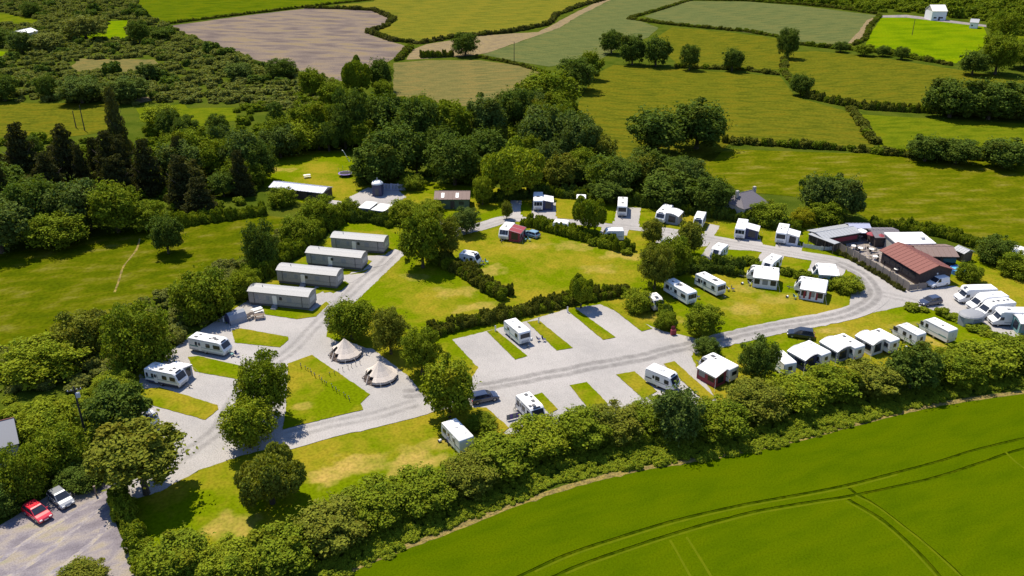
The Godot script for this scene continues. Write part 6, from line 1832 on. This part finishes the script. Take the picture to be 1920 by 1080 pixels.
func small_things():
	var st: SurfaceTool
	pole("dark telegraph pole with grey box rising from the bushes on the left", Vector2(-58.48, -97.25), 9.5)
	pole("thin pole on the hedge of the stubble field", Vector2(0.93, -376.78), 9.0, false)
	pole("thin pole in the bright green field", Vector2(205.69, -452.27), 8.0, false)
	pole("thin dark pole in the meadow behind the left wood", Vector2(-134.44, -263.94), 8.0, false)
	pole("shorter dark post beside the thin pole behind the left wood", Vector2(-138.63, -267.2), 5.5, false)
	# patio of the bar
	fence("tall weathered board fence along the road side of the patio", pv([69.16,-166.56,70.76,-162.57,72.69,-156.09,74.5,-150.02,75.46,-146.66]), 1.7, M.timber_grey, 0.02, 0.3)
	fence("short board fence closing the patio beside the white van", pv([75.46,-146.66,79.54,-147.85]), 1.3, M.timber_grey, 0.02, 0.3)
	fence("low stone coloured fence in front of the grass bed left of the patio", pv([62.03,-168.33,65.43,-166.56,69.04,-166.56]), 0.9, M.grey_panel, 0.02, 0.3)
	fence("blue-grey paling fence right of the domed hut", pv([-32.41,-205.92,-26.96,-205.5]), 1.8, M.blue_roof, 0.12, 0.25)
	var spots := [[Vector2(72.41, -167.15), "white patio table nearest the patio gate"], [Vector2(73.34, -165.98), "white patio table second from the gate"], [Vector2(75.48, -165.41), "white patio table in the middle of the patio"], [Vector2(74.75, -161.46), "white patio table beside the board fence"], [Vector2(75.76, -172.56), "white patio table under the back parasol"], [Vector2(76.42, -158.74), "white patio table in front of the bar windows"], [Vector2(76.54, -155.05), "white patio table nearest the bar door"]]
	for s in spots:
		round_table(s[1], s[0])
		for k in 3:
			var t: float = k * 2.1 + s[0].x
			patio_chair("black chair at the " + s[1].trim_prefix("white "), s[0] + Vector2(cos(t), sin(t)) * 0.85, rad_to_deg(-t) + 180.0)
	parasol("white parasol at the back of the patio", Vector2(75.54, -171.94), M.roof_white, 1.2)
	parasol("left red parasol on the patio", Vector2(77.16, -170.12), M.awning_red, 1.2)
	parasol("right red parasol on the patio, nearer the bar", Vector2(78.53, -168.92), M.awning_red, 1.1)
	# pool and shelter by the bar
	var at := Vector2(89.3, -155.05)
	var pool := thing("paddling_pool", "blue round pool beside the bar", "pool", Vector3(at.x, 0.03, at.y))
	st = begin()
	for i in 20:
		var t0 := TAU * i / 20
		var t1 := TAU * (i + 1) / 20
		var d0 := Vector3(cos(t0), 0, sin(t0))
		var d1 := Vector3(cos(t1), 0, sin(t1))
		quad(st, d0 * 2.0, d1 * 2.0, d1 * 2.0 + Vector3.UP * 0.9, d0 * 2.0 + Vector3.UP * 0.9)
		quad(st, d0 * 2.0 + Vector3.UP * 0.9, d1 * 2.0 + Vector3.UP * 0.9, d1 * 1.85 + Vector3.UP * 0.9, d0 * 1.85 + Vector3.UP * 0.9)
		quad(st, d0 * 1.85 + Vector3.UP * 0.9, d1 * 1.85 + Vector3.UP * 0.9, d1 * 1.85 + Vector3.UP * 0.7, d0 * 1.85 + Vector3.UP * 0.7)
	part("wall", st, M.blue_cover, pool)
	st = begin()
	tube(st, Vector3(0, 0.68, 0), Vector3(0, 0.75, 0), 1.86, 1.86, 20)
	part("water", st, M.pool_water, pool)
	at = Vector2(80.79, -133.54)
	var dome := thing("domed_shelter", "grey-blue domed shelter beside the motorhomes", "shelter", Vector3(at.x, 0.05, at.y), 20.0)
	st = begin()
	for i in 18:
		for k in 4:
			var p := []
			for q in [[k, i], [k, i + 1], [k + 1, i + 1], [k + 1, i]]:
				var ph: float = PI / 2 * q[0] / 4.0
				var t: float = TAU * q[1] / 18.0
				p.append(Vector3(cos(t) * cos(ph) * 2.4, 1.7 + sin(ph) * 0.55, sin(t) * cos(ph) * 1.9))
			quad(st, p[0], p[1], p[2], p[3])
	part("roof", st, M.mid_grey, dome)
	for i in 9:
		st = begin()
		var t0 := TAU * (i * 2) / 18.0
		var t1 := TAU * (i * 2 + 2) / 18.0
		quad(st, Vector3(cos(t0) * 2.35, 0, sin(t0) * 1.85), Vector3(cos(t1) * 2.35, 0, sin(t1) * 1.85), Vector3(cos(t1) * 2.35, 1.7, sin(t1) * 1.85), Vector3(cos(t0) * 2.35, 1.7, sin(t0) * 1.85))
		part("wall_panel", st, M.awning_grey if i % 3 else M.grey_panel, dome)
	# the small blue tent on the left pitch and what stands round it
	at = Vector2(-48.82, -134.36)
	var tent := thing("ridge_tent", "blue-grey ridge tent with a red end on the left pitch", "tent", Vector3(at.x, 0.06, at.y), 40.0)
	st = begin()
	var pr := [[-1.2, 0.0], [-1.15, 0.9], [-0.7, 1.7], [0.0, 2.0], [0.7, 1.7], [1.15, 0.9], [1.2, 0.0]]
	for i in 6:
		quad(st, Vector3(-1.6, pr[i][1], pr[i][0]), Vector3(1.5, pr[i][1], pr[i][0]), Vector3(1.5, pr[i + 1][1], pr[i + 1][0]), Vector3(-1.6, pr[i + 1][1], pr[i + 1][0]))
	part("fly_sheet", st, M.awning_grey, tent)
	for q in [[-1.6, "awning_navy"], [1.5, "awning_red"]]:
		st = begin()
		for i in range(1, 6):
			tri(st, Vector3(q[0], 0, -1.2), Vector3(q[0], pr[i][1], pr[i][0]), Vector3(q[0], pr[i + 1][1], pr[i + 1][0]))
		part("end_panel", st, M[q[1]], tent)
	st = begin()
	plate(st, Vector3(1.52, 0.05, -0.4), Vector3(1.52, 0.05, 0.4), Vector3(1.52, 1.5, 0.25), Vector3(1.52, 1.5, -0.25), Vector3(1, 0, 0), 0.02)
	part("door", st, M.canvas_dark, tent)
	for s in [[-1.0, -1.0], [-1.0, 1.0], [1.0, -1.0], [1.0, 1.0]]:
		st = begin()
		tube(st, Vector3(s[0] * 1.5, 1.2, s[1] * 1.0), Vector3(s[0] * 2.2, 0.0, s[1] * 1.9), 0.012, 0.012, 4)
		part("guy_line", st, M.awning_white, tent)
	picnic_table("brown picnic bench on the pitch beside the blue-grey tent", Vector2(-45.03, -135.39), 15.0, M.timber)
	picnic_table("dark picnic bench close to the red end of the blue-grey tent", Vector2(-46.84, -135.39), 60.0, M.timber_dark)
	picnic_table("pale table behind the brown picnic bench", Vector2(-46.03, -137.7), 40.0, M.roof_white)
	picnic_table("weathered picnic bench on the playing field", Vector2(-54.13, -216.36), 20.0, M.cream, 0.03)
	# path lights by the bell tents
	for q in [[Vector2(-33.99, -118.44), Vector2(-24.18, -108.13), 22, "one of the short black garden lights lining the lawn"], [Vector2(-28.71, -115.48), Vector2(-24.42, -119.11), 8, "one of the short posts between the two bell tents"]]:
		for i in q[2]:
			var p: Vector2 = q[0].lerp(q[1], i / (q[2] - 1.0)) + Vector2(rng.randf_range(-0.2, 0.2), rng.randf_range(-0.15, 0.15))
			var l := thing("garden_light", q[3], "garden light", Vector3(p.x, 0.15, p.y), 0.0, q[3].replace("one of the ", ""))
			st = begin()
			tube(st, Vector3(0, -0.1, 0), Vector3(0, 0.5, 0), 0.035, 0.03, 5)
			part("stake", st, M.rubber, l)
			st = begin()
			tube(st, Vector3(0, 0.5, 0), Vector3(0, 0.62, 0), 0.09, 0.07, 7)
			part("head", st, M.dark_grey, l)
	# gate of the car park
	for q in [[Vector2(-54.21, -88.35), "left wooden gate post at the car park entrance"], [Vector2(-52.62, -86.45), "right wooden gate post at the car park entrance"]]:
		var g := thing("gate_post", q[1], "post", Vector3(q[0].x, 0.1, q[0].y), 30.0, "car park gate posts")
		st = begin()
		box(st, Vector3(0, 0, 0), Vector3(0.22, 1.4, 0.22), 0.04)
		part("shaft", st, M.timber, g)
		st = begin()
		box(st, Vector3(0, 1.4, 0), Vector3(0.28, 0.06, 0.28), 0.02)
		part("cap", st, M.timber, g)
	at = Vector2(-55.79, -89.11)
	var sg := thing("sign_board", "small white sign board among the bushes by the car park gate", "sign", Vector3(at.x, 0.0, at.y), -20.0)
	st = begin()
	box(st, Vector3(0, 1.0, 0), Vector3(1.1, 0.7, 0.05), 0.01)
	part("board", st, M.roof_white, sg)
	for x in [-0.45, 0.45]:
		st = begin()
		box(st, Vector3(x, 0, -0.05), Vector3(0.08, 1.75, 0.05))
		part("post", st, M.timber, sg)
	# goal on the far playing patch
	at = Vector2(13.14, -228.25)
	var goal := thing("football_goal", "white football goal at the edge of the wood", "goal", Vector3(at.x, 0.03, at.y), -3.0)
	for x in [-2.4, 2.4]:
		st = begin()
		tube(st, Vector3(x, 0, 0), Vector3(x, 2.1, 0), 0.07, 0.07)
		part("upright", st, M.roof_white, goal)
		st = begin()
		tube(st, Vector3(x, 2.1, 0), Vector3(x, 0, -1.3), 0.03, 0.03, 4)
		part("stay", st, M.roof_white, goal)
	st = begin()
	tube(st, Vector3(-2.4, 2.1, 0), Vector3(2.4, 2.1, 0), 0.07, 0.07)
	part("crossbar", st, M.roof_white, goal)
	# red post by the corner bush
	at = Vector2(27.69, -129.2)
	var bin := thing("fire_point", "red fire point stand by the pitches' corner bush", "fire point", Vector3(at.x, 0.06, at.y), 15.0)
	st = begin()
	box(st, Vector3(0, 0, 0), Vector3(0.9, 1.0, 0.5), 0.05)
	part("cabinet", st, M.awning_red, bin)
	st = begin()
	box(st, Vector3(0, 1.0, -0.15), Vector3(0.7, 0.6, 0.06), 0.02)
	part("board", st, M.awning_red, bin)
	for q in [[Vector2(10.04, -137.7), "white electric hook-up post between the pitches"], [Vector2(-2.86, -130.36), "electric hook-up post beside the first grass strip"], [Vector2(-50.97, -133.95), "white water post beside the blue-grey tent"], [Vector2(4.71, -133.54), "electric hook-up post beside the white pitch row caravan"]]:
		var h := thing("service_post", q[1], "post", Vector3(q[0].x, 0.06, q[0].y), 10.0, "service posts")
		st = begin()
		box(st, Vector3(0, 0, 0), Vector3(0.22, 1.0, 0.18), 0.03)
		part("column", st, M.roof_white, h)
		st = begin()
		box(st, Vector3(0, 1.0, 0), Vector3(0.28, 0.12, 0.24), 0.04)
		part("cap", st, M.mid_grey, h)
	# folding things beside the caravan at the hedge
	at = Vector2(0.15, -103.48)
	var box_ := thing("windbreak", "low purple-grey windbreak beside the caravan with black roof squares", "windbreak", Vector3(at.x, 0.06, at.y), 24.0)
	for i in 4:
		st = begin()
		quad(st, Vector3(-1.0 + i * 0.5, 0.1, 0), Vector3(-0.5 + i * 0.5, 0.1, 0), Vector3(-0.5 + i * 0.5, 1.0, 0), Vector3(-1.0 + i * 0.5, 1.0, 0))
		part("panel", st, M.purple if i % 2 else M.mid_grey, box_)
	for i in 5:
		st = begin()
		tube(st, Vector3(-1.0 + i * 0.5, 0, 0), Vector3(-1.0 + i * 0.5, 1.1, 0), 0.02, 0.02, 5)
		part("stake", st, M.timber, box_)
	bicycle("bicycle leaning by the caravan with black roof squares", Vector2(0.63, -106.12), 60.0)
	# camp chairs, tables and water barrels beside the pitched vans
	for q in [[Vector2(4.52, -126.93), "the white pitch row caravan"], [Vector2(33.91, -143.42), "the left long caravan"], [Vector2(41.19, -146.9), "the right long caravan"], [Vector2(45.86, -149.29), "the left loop lawn awning"], [Vector2(52.86, -143.42), "the red trimmed awning"], [Vector2(-8.72, -97.62), "the lone white caravan"], [Vector2(-6, -159.82), "the half hidden central lawn caravan"], [Vector2(2.9, -171.94), "the dark red awning"], [Vector2(-45.88, -121.86), "the upper left pitch caravan"], [Vector2(48.7, -118.1), "the first arched awning"], [Vector2(67.09, -124.17), "the caravan with a square rear window"]]:
		camp_chair("left folding camp chair beside " + q[1], q[0], 30.0)
		camp_chair("right folding camp chair beside " + q[1], q[0] + Vector2(0.9, 0.1), -20.0)
		var w := thing("water_barrel", "white rolling water barrel beside " + q[1], "barrel", Vector3(q[0].x - 1.3, 0.06, q[0].y - 0.4), 40.0, "water barrels")
		st = begin()
		tube(st, Vector3(-0.22, 0.2, 0), Vector3(0.22, 0.2, 0), 0.2, 0.2, 12)
		part("drum", st, M.roof_white, w)
		st = begin()
		tube(st, Vector3(-0.24, 0.2, 0), Vector3(-0.2, 0.2, 0), 0.21, 0.21, 12)
		tube(st, Vector3(0.2, 0.2, 0), Vector3(0.24, 0.2, 0), 0.21, 0.21, 12)
		part("rim", st, M.awning_navy, w)
	# trampoline in the bushes of the playing field
	at = Vector2(-44.22, -217.73)
	var tr := thing("trampoline", "purple edged trampoline at the edge of the playing field", "trampoline", Vector3(at.x, 0.03, at.y))
	st = begin()
	tube(st, Vector3(0, 0.75, 0), Vector3(0, 0.8, 0), 1.7, 1.7, 20)
	part("mat", st, M.rubber, tr)
	st = begin()
	for i in 20:
		var t0 := TAU * i / 20
		var t1 := TAU * (i + 1) / 20
		quad(st, Vector3(cos(t0) * 1.5, 0.83, sin(t0) * 1.5), Vector3(cos(t1) * 1.5, 0.83, sin(t1) * 1.5), Vector3(cos(t1) * 1.9, 0.8, sin(t1) * 1.9), Vector3(cos(t0) * 1.9, 0.8, sin(t0) * 1.9))
	part("edge_pad", st, M.purple, tr)
	for i in 6:
		var t := TAU * i / 6
		st = begin()
		tube(st, Vector3(cos(t) * 1.75, 0, sin(t) * 1.75), Vector3(cos(t) * 1.8, 2.2, sin(t) * 1.8), 0.03, 0.03, 5)
		part("upright", st, M.purple, tr)
	at = Vector2(-45.47, -230.77)
	var sl := thing("zip_mast", "white slanting mast at the top of the playing field", "mast", Vector3(at.x, 0.02, at.y), 0.0)
	st = begin()
	tube(st, Vector3(0, 0, 0), Vector3(-1.6, 3.0, -0.5), 0.09, 0.06, 6)
	part("shaft", st, M.roof_white, sl)
	st = begin()
	tube(st, Vector3(-1.6, 3.0, -0.5), Vector3(-1.9, 3.1, -0.5), 0.14, 0.14, 8)
	part("head", st, M.roof_white, sl)

func camp_chair(label: String, at: Vector2, turn: float):
	var root := thing("camp_chair", label, "chair", Vector3(at.x, 0.05, at.y), turn, "folding camp chairs")
	var mat: Material = M[["awning_navy", "awning_grey", "awning_teal"][rng.randi() % 3]]
	var st := begin()
	plate(st, Vector3(-0.25, 0.42, -0.25), Vector3(0.25, 0.45, -0.25), Vector3(0.25, 0.45, 0.25), Vector3(-0.25, 0.42, 0.25), Vector3.UP, 0.03)
	part("seat", st, mat, root)
	st = begin()
	plate(st, Vector3(-0.25, 0.45, -0.25), Vector3(-0.25, 0.45, 0.25), Vector3(-0.42, 1.0, 0.25), Vector3(-0.42, 1.0, -0.25), Vector3(1, 0.3, 0), 0.03)
	part("backrest", st, mat, root)
	for s in [-0.25, 0.25]:
		st = begin()
		tube(st, Vector3(-0.3, 0, s), Vector3(0.25, 0.62, s), 0.015, 0.015, 4)
		part("leg", st, M.steel, root)
		st = begin()
		tube(st, Vector3(0.28, 0, s), Vector3(-0.28, 0.5, s), 0.015, 0.015, 4)
		part("leg", st, M.steel, root)

func bicycle(label: String, at: Vector2, turn: float):
	var root := thing("bicycle", label, "bicycle", Vector3(at.x, 0.06, at.y), turn)
	for x in [-0.52, 0.52]:
		var st := begin()
		for i in 18:
			var t0 := TAU * i / 18
			var t1 := TAU * (i + 1) / 18
			tube(st, Vector3(x + cos(t0) * 0.33, 0.34 + sin(t0) * 0.33, 0), Vector3(x + cos(t1) * 0.33, 0.34 + sin(t1) * 0.33, 0), 0.025, 0.025, 4)
		part("wheel", st, M.rubber, root)
	var st := begin()
	for q in [[-0.52, 0.34, -0.15, 0.85], [-0.15, 0.85, 0.38, 0.85], [0.38, 0.85, 0.0, 0.32], [0.0, 0.32, -0.2, 0.9], [0.0, 0.32, -0.52, 0.34], [0.36, 0.95, 0.52, 0.34]]:
		tube(st, Vector3(q[0], q[1], 0), Vector3(q[2], q[3], 0), 0.025, 0.025, 5)
	part("frame", st, M.dark_grey, root)
	st = begin()
	box(st, Vector3(-0.22, 0.9, 0), Vector3(0.26, 0.06, 0.14), 0.02)
	part("saddle", st, M.rubber, root)
	st = begin()
	tube(st, Vector3(0.35, 1.0, -0.28), Vector3(0.35, 1.0, 0.28), 0.02, 0.02, 5)
	part("handlebar", st, M.steel, root)
